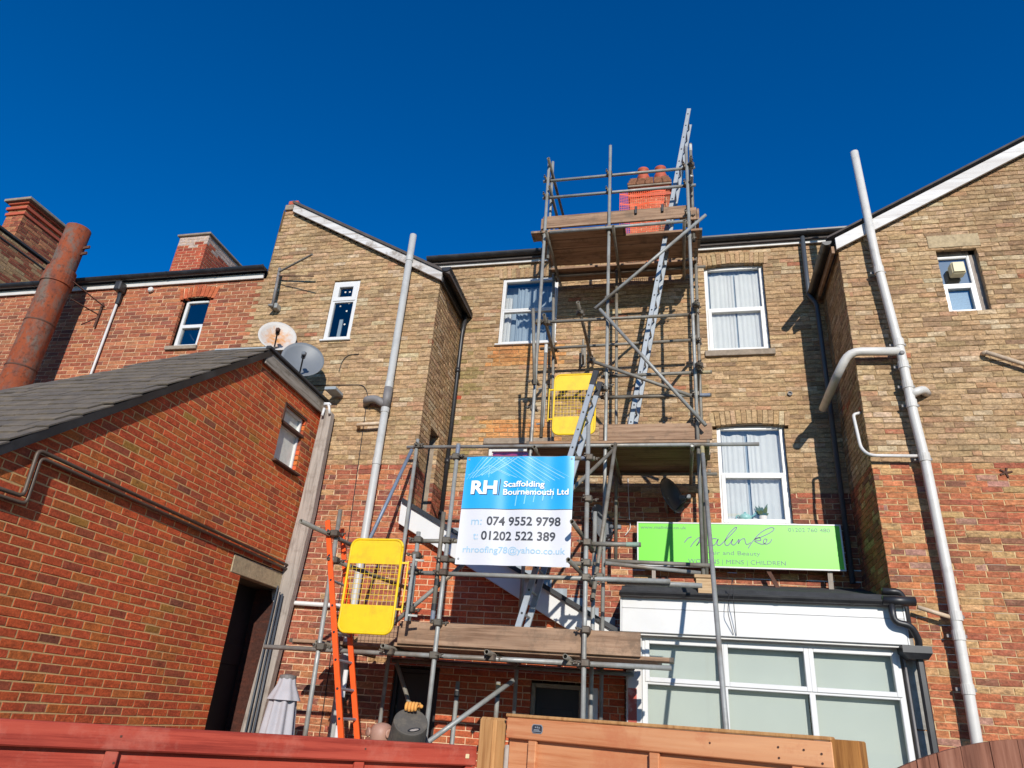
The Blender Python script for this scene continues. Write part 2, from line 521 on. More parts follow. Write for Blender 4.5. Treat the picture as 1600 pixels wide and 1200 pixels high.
M['verge_white'] = wood("white_painted_board", A(234, 230, 226, 0.82), A(190, 180, 170, 0.8), A(240, 238, 234, 0.82), 0, 0.5, blotch=A(196, 190, 182), blotch_amt=0.4, bmp=0.15)
M['fence_red'] = wood("red_stained_fence", A(172, 64, 48), A(124, 42, 32), A(190, 84, 64), 0, 0.8, blotch=A(206, 132, 112), blotch_amt=0.3, turn=math.radians(43.8), bmp=0.6)
M['fence_new'] = wood("orange_cedar_fence", A(226, 154, 104), A(186, 106, 64), A(238, 178, 130), 0, 0.7, blotch=A(200, 112, 74), blotch_amt=0.5, turn=math.radians(-24))
M['post_wood'] = wood("fence_post_wood", A(196, 140, 84), A(142, 92, 50), A(214, 164, 108), 2, 1.1)
M['post_dark'] = wood("dark_post_wood", A(172, 112, 54), A(110, 66, 32), A(196, 138, 76), 2, 1.1)
M['fence_dark'] = wood("dark_brown_fence", A(120, 70, 50), A(66, 40, 32), A(158, 108, 86), 2, 1.2, blotch=A(178, 140, 118), blotch_amt=0.35, bmp=0.7)
M['dark_door'] = plain("dark_door", A(40, 32, 31), 0.6, vary=0.2, bmp=0.1)
M['skin'] = plain("skin", A(198, 150, 128, 0.7), 0.55, vary=0.06, vscale=20)
M['hair'] = plain("cropped_hair", A(92, 72, 60), 0.9, vary=0.2, vscale=60)
M['work_shirt'] = plain("work_shirt", A(40, 44, 56), 0.9, vary=0.15, bmp=0.3)
M['trousers'] = plain("work_trousers", A(52, 50, 48), 0.9, vary=0.15, bmp=0.3)
M['glove'] = plain("orange_glove", A(238, 168, 84, 0.85), 0.85, vary=0.1, vscale=40, bmp=0.4, bscale=120)
M['bucket'] = plain("dusty_rubber", A(92, 86, 78), 0.9, vary=0.2, vscale=8, dirt=A(128, 116, 98), dirt_amt=0.8, dscale=7, bmp=0.3)
M['dish_rust'] = None
def dish_material():
    m, nt, p = nodes("rust_stained_dish")
    tc = nt.nodes.new("ShaderNodeTexCoord")
    ln = N(nt, "ShaderNodeVectorMath", operation='LENGTH')
    nt.links.new(tc.outputs["Object"], ln.inputs[0])
    n = noise(nt, tc.outputs["Object"], 14.0, 5.0, 0.7)
    s = N(nt, "ShaderNodeMath", operation='ADD')
    nt.links.new(ln.outputs["Value"], s.inputs[0])
    nt.links.new(ramp(nt, n, 0.3, 0.7, -0.1, 0.1), s.inputs[1])
    c = mixc(nt, ramp(nt, s.outputs[0], 0.06, 0.25, 0, 1), A(206, 140, 72), A(204, 198, 190))
    nt.links.new(c, p.inputs["Base Color"])
    p.inputs["Roughness"].default_value = 0.6
    return m
M['dish_rust'] = dish_material()
M['dish_grey'] = plain("grey_dish", A(118, 122, 126), 0.5, vary=0.05)
M['dish_dark'] = plain("dark_dish", A(62, 70, 76), 0.35, vary=0.1)
M['sign_green'] = plain("green_sign", A(118, 226, 44, 0.85), 0.4, vary=0.02)
M['sign_purple'] = plain("purple_print", A(110, 132, 124), 0.5, vary=0.05)
M['sign_script'] = plain("purple_script", A(118, 108, 150), 0.5, vary=0.05)
M['banner_white'] = plain("banner_white", A(236, 236, 240, 0.75), 0.45, vary=0.02, vscale=2)
M['banner_blue'] = plain("banner_blue", A(36, 168, 228, 0.9), 0.4, vary=0.05, vscale=2)
M['banner_line'] = plain("banner_pale_print", A(138, 208, 240, 0.9), 0.45, vary=0.08)
M['print_dark'] = plain("dark_print", A(58, 60, 68), 0.5, vary=0.03)
M['print_shadow'] = plain("print_shadow", A(30, 70, 120), 0.5, vary=0.03)
M['print_pale'] = plain("pale_blue_print", A(160, 200, 224), 0.5, vary=0.03)
M['print_white'] = plain("white_print", A(244, 244, 246, 0.95), 0.5, vary=0.02)
M['netting'] = plain("orange_netting", A(250, 92, 34, 0.8), 0.6, vary=0.08, vscale=20)
M['moss'] = plain("mossy_brick", A(136, 92, 66), 0.95, vary=0.4, vscale=20, bmp=0.5)
M['band_green'] = plain('green_paint_band', A(140, 164, 146), 0.6, vary=0.2, vscale=30, dirt=A(150, 150, 140), dirt_amt=0.7, dscale=20)
M['band_white'] = plain('white_paint_band', A(206, 204, 196), 0.6, vary=0.2, vscale=30, dirt=A(150, 145, 135), dirt_amt=0.7, dscale=20)
M['band_yellow'] = plain('yellow_paint_band', A(172, 158, 116), 0.6, vary=0.2, vscale=30, dirt=A(150, 145, 130), dirt_amt=0.8, dscale=20)
M['band_blue'] = plain('blue_paint_band', A(116, 126, 144), 0.6, vary=0.2, vscale=30, dirt=A(150, 150, 145), dirt_amt=0.7, dscale=20)
M['frosted'] = plain('frosted_pane', A(222, 224, 214, 0.9), 0.35, vary=0.15, vscale=8)
M['conduit'] = plain("brown_conduit", A(96, 80, 66), 0.5, vary=0.2, vscale=8)
M['fan_panel'] = plain("grey_fan_panel", A(96, 104, 116), 0.4, vary=0.08)
M['cable'] = plain("cable", (0.03, 0.028, 0.028), 0.6)
M['peel'] = plain("peeling_red_paint", A(196, 92, 76), 0.85, vary=0.1, dirt=A(228, 218, 206), dirt_amt=0.9, dscale=5)
M['leaf'] = plain("house_plant", A(96, 116, 84), 0.7, vary=0.2)
M['teal'] = plain("teal_pot", A(150, 200, 198), 0.4, vary=0.05)
M['cream_box'] = plain("cream_plastic", A(232, 216, 170), 0.5, vary=0.05)
M['obscure'] = plain("obscured_glass", A(110, 142, 162), 0.3, vary=0.35, vscale=60)

# ------------------------------------------------------------------ ground
g = MB(); g.quad((-400, -400, GROUND), (400, -400, GROUND), (400, 600, GROUND), (-400, 600, GROUND))
structure(part("ground", g, M['ground']))

# ------------------------------------------------------------------ brickwork
COURSE, BL, BH = 0.075, 0.225, 0.065
UNIT_BRICKS = {}
def brick_geom(L, H, D, rng, rough):
    """A brick in wall space: u along, z up, d outward; front at d = 0."""
    j = lambda s: rng.uniform(-s, s)
    e = 0.0028 + rough
    front = [(u + j(rough), z + j(rough), j(rough * 0.6)) for u, z in ((e, e), (L - e, e), (L - e, H - e), (e, H - e))]
    mid = [(u + j(rough), z + j(rough), -0.003) for u, z in ((0, 0), (L, 0), (L, H), (0, H))]
    back = [(u, z, -D) for u, z in ((0, 0), (L, 0), (L, H), (0, H))]
    vs = front + mid + back
    fs = [(0, 1, 2, 3)]
    for a, b in ((4, 0), (8, 4)):
        for i in range(4):
            k = (i + 1) % 4
            fs.append((a + i, a + k, b + k, b + i))
    return vs, fs

def unit_brick(matname, rough, k):
    key = (matname, k)
    if key not in UNIT_BRICKS:
        mb = MB()
        vs, fs = brick_geom(1.0 * (BL - 0.01), BH, 0.06, random.Random(k * 7 + 3), rough)
        mb.add([(u, -d, z) for u, z, d in vs], fs, (1, 1, 1))
        UNIT_BRICKS[key] = mb.mesh("brick", M[matname], colours=True)
    return UNIT_BRICKS[key]

def brick_wall(house, name, O, U, Nn, z0, z1, span, openings, colour, mat, mortar, seed, singles=300,
               rough=0.0022, recess=0.0042, struck=0.007, extra=None, joint=0.010, headers=0.1):
    """span(z) -> [(u0, u1)] ; openings = [(u0, u1, z0, z1)] in wall space."""
    rng = random.Random(seed)
    O, U, Nn = Vector(O), Vector(U), Vector(Nn)
    P = lambda u, z, d=0.0: O + U * u + Nn * d + Vector((0, 0, z))
    bricks, mort = [], MB()
    k0 = int(math.floor(z0 / COURSE))
    k1 = int(math.ceil(z1 / COURSE))
    for k in range(k0, k1):
        za, zb = k * COURSE, (k + 1) * COURSE
        zm = (za + zb) / 2
        ivs = list(span(zm))
        for (a, b, c, d) in openings:
            if c < zm < d:
                nxt = []
                for (s, e) in ivs:
                    if a > s: nxt.append((s, min(e, a)))
                    if b < e: nxt.append((max(s, b), e))
                ivs = [(s, e) for s, e in nxt if e - s > 0.005]
        off = (k % 2) * BL / 2 + rng.uniform(-0.02, 0.02)
        for (s, e) in ivs:
            mi_ = 1 if (isinstance(mortar, tuple) and zm < 3.14) else 0
            # weather-struck bed joint, then the backing of the upright joints
            mort.quad(P(s, za - 0.005, -0.0012), P(e, za - 0.005, -0.0012), P(e, za + 0.0055, -struck), P(s, za + 0.0055, -struck), None, mi_)
            mort.quad(P(s, za + 0.0055, -recess), P(e, za + 0.0055, -recess), P(e, zb - 0.005, -recess), P(s, zb - 0.005, -recess), None, mi_)
            mort.quad(P(s, za + 0.0055, -struck), P(e, za + 0.0055, -struck), P(e, za + 0.0055, -recess), P(s, za + 0.0055, -recess), None, mi_)
            u = s
            nextj = math.floor((s - off) / BL) * BL + off + BL
            while u < e - 0.01:
                v = nextj
                if rng.random() < headers:
                    v -= BL / 2
                if v - u < 0.05: v += BL
                v = min(v, e)
                if e - v < 0.05: v = e
                zz = rng.uniform(-1.0, 1.0) * min(0.0035, rough)
                bricks.append((u + (0 if u == s else joint / 2), v - (0 if v == e else joint / 2), za + 0.005 + zz, BH, rng.uniform(-0.3, 0.5) * recess, colour((u + v) / 2, zm, rng)))
                u = v
                nextj += BL
                while nextj <= u + 0.02: nextj += BL
    wall = part(name, mort, [M[x] for x in mortar] if isinstance(mortar, tuple) else M[mortar], house)
    order = sorted(range(len(bricks)), key=lambda i: -pixel_area(P((bricks[i][0] + bricks[i][1]) / 2, bricks[i][2]), 0, 0) * (bricks[i][1] - bricks[i][0]))
    pick = [i for i in order[:singles] if pixel_area(P((bricks[i][0] + bricks[i][1]) / 2, bricks[i][2]), 0, 0) > 0]
    chosen = set(pick)
    # frame of a single brick: x along U, -y along N
    R = Matrix(((U.x, -Nn.x, 0, 0), (U.y, -Nn.y, 0, 0), (0, 0, 1, 0), (0, 0, 0, 1)))
    rest = MB()
    for i, (u0, u1, z, h, d, c) in enumerate(bricks):
        if i in chosen:
            me = unit_brick(mat, rough, rng.randrange(8))
            mtx = Matrix.Translation(P(u0, z, d)) @ R @ Matrix.Diagonal(((u1 - u0) / (BL - 0.01), 1, 1, 1))
            inst("brick", me, mtx, wall, c)
        else:
            vs, fs = brick_geom(u1 - u0, h, 0.06, rng, rough)
            rest.add([P(u0 + a, z + b, d + dd) for a, b, dd in vs], fs, c)
    if extra:
        extra(rest, P, rng)
    if rest.f:
        ro = part("brickwork", rest, M[mat], wall, colours=True)
        ro["kind"] = "stuff"
    return wall, P

def picker(pal, vary=0.18):
    tot = sum(w for w, _ in pal)
    def f(rng):
        r = rng.uniform(0, tot)
        for w, c in pal:
            r -= w
            if r <= 0: break
        s = rng.uniform(1 - vary, 1 + vary)
        return tuple(min(0.8, v * s * rng.uniform(0.96, 1.04)) for v in c)
    return f

yellow = picker([(7, A(196, 164, 126)), (6, A(190, 156, 117)), (4, A(180, 147, 110)), (1.8, A(160, 130, 99)), (0.9, A(188, 145, 110)), (1.3, A(206, 181, 146)), (0.10, A(184, 120, 90))], 0.09)
red_old = picker([(5, A(182, 104, 78)), (4, A(168, 94, 74)), (3, A(192, 124, 86)), (2, A(146, 86, 72)), (0.8, A(200, 154, 110)), (0.6, A(124, 80, 70))], 0.12)
red_right = picker([(5, A(192, 112, 78)), (4, A(202, 128, 86)), (3, A(174, 100, 74)), (2, A(200, 158, 110)), (1.0, A(146, 96, 76)), (0.6, A(182, 134, 116))], 0.12)
red_far = picker([(5, A(176, 104, 74)), (4, A(164, 92, 68)), (3, A(186, 120, 84)), (2, A(140, 84, 66))])
red_new = picker([(6, A(194, 88, 50, 1.15)), (5, A(186, 82, 50, 1.15)), (2.4, A(188, 102, 52, 1.15)), (1.6, A(158, 80, 54, 1.15)), (0.4, A(136, 78, 58, 1.15)), (0.25, A(164, 114, 54, 1.15))], 0.09)
red_lean = picker([(6, A(206, 100, 62)), (4, A(196, 92, 60)), (2, A(214, 122, 76)), (1, A(176, 84, 60))], 0.12)
orange_new = picker([(5, A(216, 154, 96)), (3, A(206, 140, 84))], 0.08)

def soldier_arch(mb, P, rng, u0, u1, zt, pick, height=0.215, rise=0.05, fan=0.25):
    n = max(4, round((u1 - u0 + 0.16) / 0.075))
    a, b = u0 - 0.08, u1 + 0.08
    mid, half = (a + b) / 2, (b - a) / 2
    for i in range(n):
        ua, ub = a + (b - a) * i / n + 0.005, a + (b - a) * (i + 1) / n - 0.005
        c = pick(rng)
        t = ((ua + ub) / 2 - mid) / half
        zb = zt - rise * t * t
        lean = t * fan * height * 0.5
        pts = [(ua, zb), (ub, zb), (ub + lean * 1.05, zb + height), (ua + lean * 0.95, zb + height)]
        d = 0.004 + rng.uniform(0, 0.003)
        fr = [P(u, z, d) for u, z in pts]; bk = [P(u, z, -0.09) for u, z in pts]
        mb.add(fr + bk, [(0, 1, 2, 3), (0, 4, 5, 1), (1, 5, 6, 2), (2, 6, 7, 3), (3, 7, 4, 0)], c)

def reveals(house, P, openings, mat, depth=0.12):
    for (a, b, c, d) in openings:
        mb = MB(); e = 0.003
        for (p, q) in (((a - e, c - e), (a - e, d + e)), ((b + e, c - e), (b + e, d + e)), ((a, c - e), (b, c - e)), ((a, d + e), (b, d + e))):
            mb.quad(P(*p, -0.008), P(*q, -0.008), P(*q, -depth - 0.1), P(*p, -depth - 0.1))
        part("window_reveal", mb, mat, house)

def room(house, P, a, b, c, d, depth=0.16, back=1.6):
    mb = MB()
    q = lambda u, z, dd: P(u, z, -dd)
    A0, B0 = a - 0.25, b + 0.25
    C0, D0 = c - 0.3, d + 0.25
    mb.quad(q(A0, C0, back), q(B0, C0, back), q(B0, D0, back), q(A0, D0, back))
    mb.quad(q(A0, C0, depth), q(A0, C0, back), q(A0, D0, back), q(A0, D0, depth))
    mb.quad(q(B0, C0, depth), q(B0, C0, back), q(B0, D0, back), q(B0, D0, depth))
    mb.quad(q(A0, C0, depth), q(B0, C0, depth), q(B0, C0, back), q(A0, C0, back))
    mb.quad(q(A0, D0, depth), q(B0, D0, depth), q(B0, D0, back), q(A0, D0, back))
    part("room", mb, M['dark_room'], house)

def window(house, P, a, b, c, d, inset, cells, fw=0.055, sash=0.035, frame_mat='upvc', glass_mat='glass', label=None):
    """cells = [(u0,u1,z0,z1, opening?)] panes as fractions of the window."""
    fr = MB()
    def cb(u0, u1, z0, z1, d0, d1, ch=0.006, mb=fr):
        pts = []
        vs, fs = chamfer_box(((u1 - u0) / 2, (z1 - z0) / 2, (d1 - d0) / 2), ch)
        mb.add([P((u0 + u1) / 2 + x, (z0 + z1) / 2 + y, (d0 + d1) / 2 + w) for x, y, w in vs], fs)
    D0, D1 = -inset - 0.06, -inset
    cb(a, a + fw, c, d, D0, D1); cb(b - fw, b, c, d, D0, D1)
    cb(a + fw, b - fw, d - fw, d, D0, D1 - 0.001); cb(a + fw, b - fw, c, c + fw, D0, D1 - 0.001)
    W, H = b - a, d - c
    w = part("window", fr, M[frame_mat], house)
    if label: w["label"] = label
    seen = set()
    for (x0, x1, y0, y1, op) in cells:
        u0, u1, v0, v1 = a + x0 * W, a + x1 * W, c + y0 * H, c + y1 * H
        u0 = max(u0, a + fw * 0.55); u1 = min(u1, b - fw * 0.55); v0 = max(v0, c + fw * 0.55); v1 = min(v1, d - fw * 0.55)
        sb = MB()
        s = sash if op else 0.022
        o1 = D1 + (0.012 if op else -0.006)
        for args in ((u0, u0 + s, v0, v1), (u1 - s, u1, v0, v1), (u0 + s, u1 - s, v1 - s, v1), (u0 + s, u1 - s, v0, v0 + s)):
            cb(*args, D0 + 0.004, o1, 0.005, sb)
        part("sash", sb, M[frame_mat], w)
        pb = MB()
        e = s - 0.004
        pb.quad(P(u0 + e, v0 + e, D1 - 0.03), P(u1 - e, v0 + e, D1 - 0.03), P(u1 - e, v1 - e, D1 - 0.03), P(u0 + e, v1 - e, D1 - 0.03))
        part("pane", pb, M[glass_mat], w)
        key = round(y1, 3)
        if y1 < 0.98 and key not in seen:
            seen.add(key)
            tb = MB(); zz = c + y1 * H
            cb(a + fw * 0.6, b - fw * 0.6, zz - 0.025, zz + 0.025, D0 + 0.002, D1 - 0.003, 0.005, tb)
            part("transom", tb, M[frame_mat], w)
        if x1 < 0.98 and ('x', round(x1, 3)) not in seen:
            seen.add(('x', round(x1, 3)))
            tb = MB(); uu = a + x1 * W
            cb(uu - 0.03, uu + 0.03, c + fw * 0.6, d - fw * 0.6, D0 + 0.003, D1 - 0.002, 0.005, tb)
            part("mullion", tb, M[frame_mat], w)
    return w

def curtain(w, P, u0, u1, z0, z1, dep, mat, folds=9, amp=0.018, seed=1, wob=0.0):
    rng = random.Random(seed)
    mb = MB()
    n = folds * 6
    ph = rng.uniform(0, 6)
    cols = []
    for i in range(n + 1):
        t = i / n
        u = u0 + (u1 - u0) * t
        cols.append((u, -dep + amp * (0.5 + 0.5 * math.sin(t * 5 + ph)) * math.sin(t * folds * 2 * math.pi + ph + 1.3 * math.sin(t * 7)) + amp * 0.6 * math.sin(t * folds * 4.3 + 1), wob * math.sin(t * 9 + ph)))
    for i in range(n):
        (ua, da, wa), (ub, db, wb) = cols[i], cols[i + 1]
        mb.quad(P(ua, z0, da), P(ub, z0, db), P(ub, z1 + wb, db), P(ua, z1 + wa, da))
    return part("curtain", mb, M[mat], w, smooth=True)

def sill(house, P, a, b, z, h, out, mat, inset=0.0):
    mb = MB()
    vs, fs = chamfer_box(((b - a) / 2, h / 2, (out + 0.1) / 2), 0.006)
    mb.add([P((a + b) / 2 + x, z - h / 2 + y, (out - 0.1) / 2 + w) for x, y, w in vs], fs)
    return part("window_sill", mb, M[mat], house)

FRONT = ((1, 0, 0), (0, -1, 0))

# =================================================================== middle house
YM = 10.15
mid = thing("terraced_house", "middle terraced house of yellow over red brick behind the scaffold tower", "house", (-0.6, YM, GROUND))
winM = [(-2.86, -1.86, 5.73, 7.07), (0.59, 1.53, 5.45, 7.09), (0.645, 1.60, 2.70, 4.21), (-2.86, -1.92, 2.45, 3.88)]
def colM(u, z, rng):
    if z > 3.14:
        if (-3.0 < u < -1.75 and (5.3 < z < 5.72 or 3.98 < z < 4.32)): return orange_new(rng)
        if u < -3.15 and 3.4 < z < 6.1 and rng.random() < 0.35: return A(158, 138, 92)
        if abs(u + 3.48) < 0.12 and abs(z - 4.74) < 0.06: return A(190, 84, 58)
        return yellow(rng)
    return red_old(rng)
def archM(mb, P, rng):
    soldier_arch(mb, P, rng, 0.59, 1.53, 7.10, yellow, 0.215, 0.05)
    soldier_arch(mb, P, rng, 0.645, 1.60, 4.22, yellow, 0.215, 0.05)
    soldier_arch(mb, P, rng, -2.86, -1.86, 7.08, yellow, 0.20, 0.0)
openM = [(a, b, c, d) for a, b, c, d in winM]
openM_arch = openM + [(0.53, 1.59, 7.04, 7.30), (0.585, 1.66, 4.16, 4.43), (-2.92, -1.80, 7.06, 7.28)]
wallM, PM = brick_wall(mid, "wall", (0, YM, 0), *FRONT, GROUND, 7.42, lambda z: [(-4.3, 3.6 if z > 6.0 else 2.45)], openM_arch, colM, 'brick_yellow', ('mortar_yellow', 'mortar_red'), 11, 300, rough=0.0046, recess=0.006, struck=0.012, extra=archM)
# plain backing behind the arches
for (a, b, c, d) in ((0.50, 1.62, 7.09, 7.32), (0.55, 1.69, 4.21, 4.45), (-2.95, -1.77, 7.07, 7.30)):
    bk = MB(); bk.quad(PM(a, c, -0.012), PM(b, c, -0.012), PM(b, d, -0.012), PM(a, d, -0.012)); part("arch_mortar", bk, M['mortar_yellow'], mid)
reveals(mid, PM, openM, M['stone'])
half = [(0, 1, 0.5, 1, False), (0, 1, 0, 0.5, True)]
for (a, b, c, d) in winM:
    room(mid, PM, a, b, c, d)
w = window(mid, PM, *winM[0], 0.03, [(0, 1, 0.51, 1, True), (0, 1, 0, 0.51, True)], label="window with bunched net curtains and a shaded right half")
curtain(w, PM, -2.60, -2.22, 5.80, 6.95, 0.18, 'net', 5, 0.02, 3)
curtain(w, PM, -2.84, -2.70, 5.80, 6.8, 0.22, 'curtain', 3, 0.03, 4)
curtain(w, PM, -2.2, -1.9, 5.80, 6.92, 0.24, 'net', 4, 0.02, 9)
curtain(w, PM, -2.84, -1.88, 5.76, 7.05, 0.27, 'net', 10, 0.008, 17)  # full-width sheet added so the panes read hazy grey-blue
sill(mid, PM, -2.90, -1.83, 5.735, 0.03, 0.05, 'upvc')
w = window(mid, PM, *winM[1], 0.09, half, fw=0.06, sash=0.06, label="upper sash window with pale vertical pleated curtains")
curtain(w, PM, 0.68, 1.06, 5.5, 6.97, 0.165, 'curtain', 6, 0.008, 5, 0.012)
curtain(w, PM, 1.085, 1.46, 5.5, 6.97, 0.165, 'curtain', 6, 0.008, 6, 0.012)
curtain(w, PM, 0.62, 1.50, 5.48, 7.07, 0.19, 'net', 12, 0.006, 15)  # backing sheet added to give dark glass a grey-blue haze
sill(mid, PM, 0.54, 1.585, 5.45, 0.10, 0.045, 'stone')
w = window(mid, PM, *winM[2], 0.09, half, fw=0.06, sash=0.06, label="lower sash window with parted curtains behind a pot plant")
curtain(w, PM, 0.72, 1.05, 2.75, 4.10, 0.19, 'curtain', 6, 0.008, 7, 0.012)
curtain(w, PM, 1.09, 1.55, 2.75, 4.10, 0.19, 'curtain', 7, 0.008, 8, 0.012)
curtain(w, PM, 0.67, 1.58, 2.72, 4.19, 0.215, 'net', 12, 0.006, 16)  # added backing sheet, its pale colour stands in for haze on the glass
sill(mid, PM, 0.62, 1.63, 2.70, 0.035, 0.05, 'upvc')
w = window(mid, PM, *winM[3], 0.06, half, label="window hung with a pink and purple cloth behind the banner")
curtain(w, PM, -2.82, -1.95, 2.55, 3.86, 0.13, 'pink_cloth', 4, 0.02, 12)
mb = MB(); mb.box(-2.93, -1.83, YM - 0.06, YM + 0.05, 3.91, 4.01, 0.006)
part("window_lintel", mb, M['stone'], mid)
# eaves
mb = MB(); mb.box(-4.3, 3.6, YM - 0.05, YM - 0.02, 7.37, 7.47, 0.004)
part("fascia_board", mb, M['upvc_old'], mid)
def gutter(house, p, q, r=0.062, brackets=0.9, mat='black_plastic', out=(0, -1, 0)):
    """Half-round gutter from p to q."""
    p, q, out = Vector(p), Vector(q), Vector(out)
    mb = MB(); t = (q - p).normalized(); n = 9
    prof = [(math.cos(math.pi * i / n + math.pi), math.sin(math.pi * i / n + math.pi)) for i in range(n + 1)]
    outer = [[e + out * (c * r) + Vector((0, 0, s * r)) for c, s in prof] for e in (p, q)]
    inner = [[e + out * (c * r * 0.9) + Vector((0, 0, s * r * 0.9)) for c, s in prof] for e in (p, q)]
    vs = outer[0] + outer[1] + inner[0] + inner[1]; k = n + 1
    fs = []
    for i in range(n):
        fs += [(i, i + 1, k + i + 1, k + i), (2 * k + i, 3 * k + i, 3 * k + i + 1, 2 * k + i + 1)]
    fs += [(0, k, 3 * k, 2 * k), (n, 2 * k + n, 3 * k + n, k + n)]
    fs += [tuple(range(0, k)), tuple(range(k, 2 * k))]
    mb.add(vs, fs)
    g = part("gutter", mb, M[mat], house, smooth=False)
    L = (q - p).length
    i = 0.25
    while i < L:
        bb = MB(); c = p + t * i
        for j in range(n):
            c0, s0 = prof[j]; c1, s1 = prof[j + 1]
            a0 = c + out * (c0 * r * 1.08) + Vector((0, 0, s0 * r * 1.08)); a1 = c + out * (c1 * r * 1.08) + Vector((0, 0, s1 * r * 1.08))
            bb.quad(a0 - t * 0.02, a1 - t * 0.02, a1 + t * 0.02, a0 + t * 0.02)
        part("bracket", bb, M[mat], g)
        i += brackets
    return g
gutter(mid, (-4.3, YM - 0.13, 7.54), (3.4, YM - 0.13, 7.54), 0.075)
mb = MB()
mb.add([(-4.4, YM - 0.1, 7.50), (4.2, YM - 0.1, 7.50), (4.2, 13.6, 9.62), (-4.4, 13.6, 9.62), (-4.4, YM - 0.1, 7.42), (4.2, YM - 0.1, 7.42), (4.2, 13.6, 9.5), (-4.4, 13.6, 9.5)],
       [(0, 1, 2, 3), (4, 7, 6, 5), (0, 4, 5, 1), (0, 3, 7, 4), (1, 5, 6, 2)])
mb.add([(-4.4, 13.6, 9.62), (4.2, 13.6, 9.62), (4.2, 17.5, 7.4), (-4.4, 17.5, 7.4)], [(0, 1, 2, 3)])
part("roof", mb, M['roof_tile'], mid)
# black downpipes against the side walls
mb = MB(); mb.path([(2.17, YM - 0.1, 7.50), (2.15, YM - 0.1, 6.32), (2.24, YM - 0.14, 6.15), (2.22, YM - 0.14, 1.9)], 0.036, 10, bend=0.08)
part("downpipe", mb, M['grey_blue_pipe'], mid, smooth=True)["label"] = "blue grey downpipe running into the shaded corner"
mb = MB(); mb.path([(-3.44, YM - 0.12, 6.30), (-3.47, YM - 0.12, 5.9), (-3.47, YM - 0.12, 2.2)], 0.036, 10, bend=0.05)
for z in (5.2, 3.6, 2.75):
    mb.tube((-3.47, YM - 0.12, z - 0.04), (-3.47, YM - 0.12, z + 0.04), 0.046)
part("downpipe", mb, M['black_plastic'], mid, smooth=True)["label"] = "black downpipe in the corner beside the grey pipe gable"
# wall shadowed bits: small string course and cables
mb = MB()
mb.tube((0.42, YM - 0.03, 2.66), (-1.3, YM - 0.03, 2.74), 0.022, 8)
part("cable_pipe", mb, M['rust_dark'], mid)
mb = MB(); mb.path([(-0.66, YM - 0.02, 3.35), (-0.64, YM - 0.02, 2.75), (-0.62, YM - 0.03, 2.6), (-0.7, YM - 0.03, 2.5)], 0.006, 6, bend=0.05)
mb.path([(-0.66, YM - 0.015, 4.35), (-0.66, YM - 0.015, 3.45)], 0.006, 6)
part("white_cable", mb, M['upvc'], mid)
mb = MB(); mb.lathe((1.73, YM - 0.01, 4.68), (0, -1, 0), [(0.035, 0), (0.035, 0.02), (0.022, 0.02), (0.02, -0.02)], 14)
part("vent_pipe", mb, M['pipe_dull'], mid)
# satellite bracket stub on the wall under the top deck
mb = MB(); mb.box(-1.42, -1.34, YM - 0.02, YM, 5.25, 5.62, 0.004); mb.path([(-1.38, YM - 0.02, 5.3), (-1.36, YM - 0.25, 5.33), (-1.36, YM - 0.25, 5.62)], 0.018, 8, bend=0.03)
part("wall_bracket", mb, M['galv_dull'], mid)
# chimney of the middle house
def chimney(house, x0, x1, y0, y1, zb, zt, pick, mat, mortar, seed, cap=None, corbel=True, singles=0, limed=False):
    for nm, O, U, Nn, L in (("chimney_front", (0, y0, 0), (1, 0, 0), (0, -1, 0), (x0, x1)), ("chimney_side", (x1, 0, 0), (0, 1, 0), (1, 0, 0), (y0, y1)), ("chimney_side", (x0, 0, 0), (0, 1, 0), (-1, 0, 0), (y0, y1))):
        brick_wall(house, nm, O, U, Nn, zb, zt, lambda z, L=L: [(L[0], L[1])], [], lambda u, z, r: (pick(r) if (not limed or z < zt - 0.25 + r.uniform(-0.08, 0.12)) else A(196, 176, 164)), mat, mortar, seed, singles)
        seed += 1
    if corbel:
        mb = MB()
        for i, (zz, o) in enumerate(((zt - 0.30, 0.03), (zt - 0.15, 0.05))):
            mb.box(x0 - o, x1 + o, y0 - o, y1 + o, zz, zz + 0.075, 0.006)
        part("corbel", mb, M['terracotta'], house)
    mb = MB(); mb.box(x0 - 0.05, x1 + 0.05, y0 - 0.05, y1 + 0.05, zt, zt + 0.05, 0.01)
    part("chimney_cap", mb, M[cap or 'stone'], house)
chimney(mid, -0.80, 0.10, 13.0, 13.55, 9.2, 11.38, picker([(4, A(186, 104, 76)), (3, A(172, 92, 66)), (2, A(198, 124, 90))]), 'brick_red', 'mortar_red', 60, 'stone', True)
mb = MB()
rngc = random.Random(5)
for r_ in range(3):
    o = 0.06 - 0.03 * r_
    n_ = 5
    for i in range(n_):
        xa = -0.80 - o + (0.90 + 2 * o) * i / n_; xb = xa + (0.90 + 2 * o) / n_ - 0.012
        mb.box(xa, xb, 13.0 - o, 13.5 + o, 11.43 + r_ * 0.085, 11.43 + r_ * 0.085 + 0.075 + rngc.uniform(-0.01, 0.012), 0.012)
part("flaunching", mb, M['moss'], mid)
for xc in (-0.50, -0.10):
    mb = MB(); mb.lathe((xc, 13.22, 11.66), (0, 0, 1), [(0.135, 0), (0.14, 0.05), (0.125, 0.10), (0.145, 0.13), (0.145, 0.20), (0.12, 0.22), (0.115, 0.36), (0.135, 0.38), (0.135, 0.42), (0.1, 0.42), (0.1, 0.2)], 24)
    part("chimney_pot", mb, M['terracotta'], mid, smooth=True)

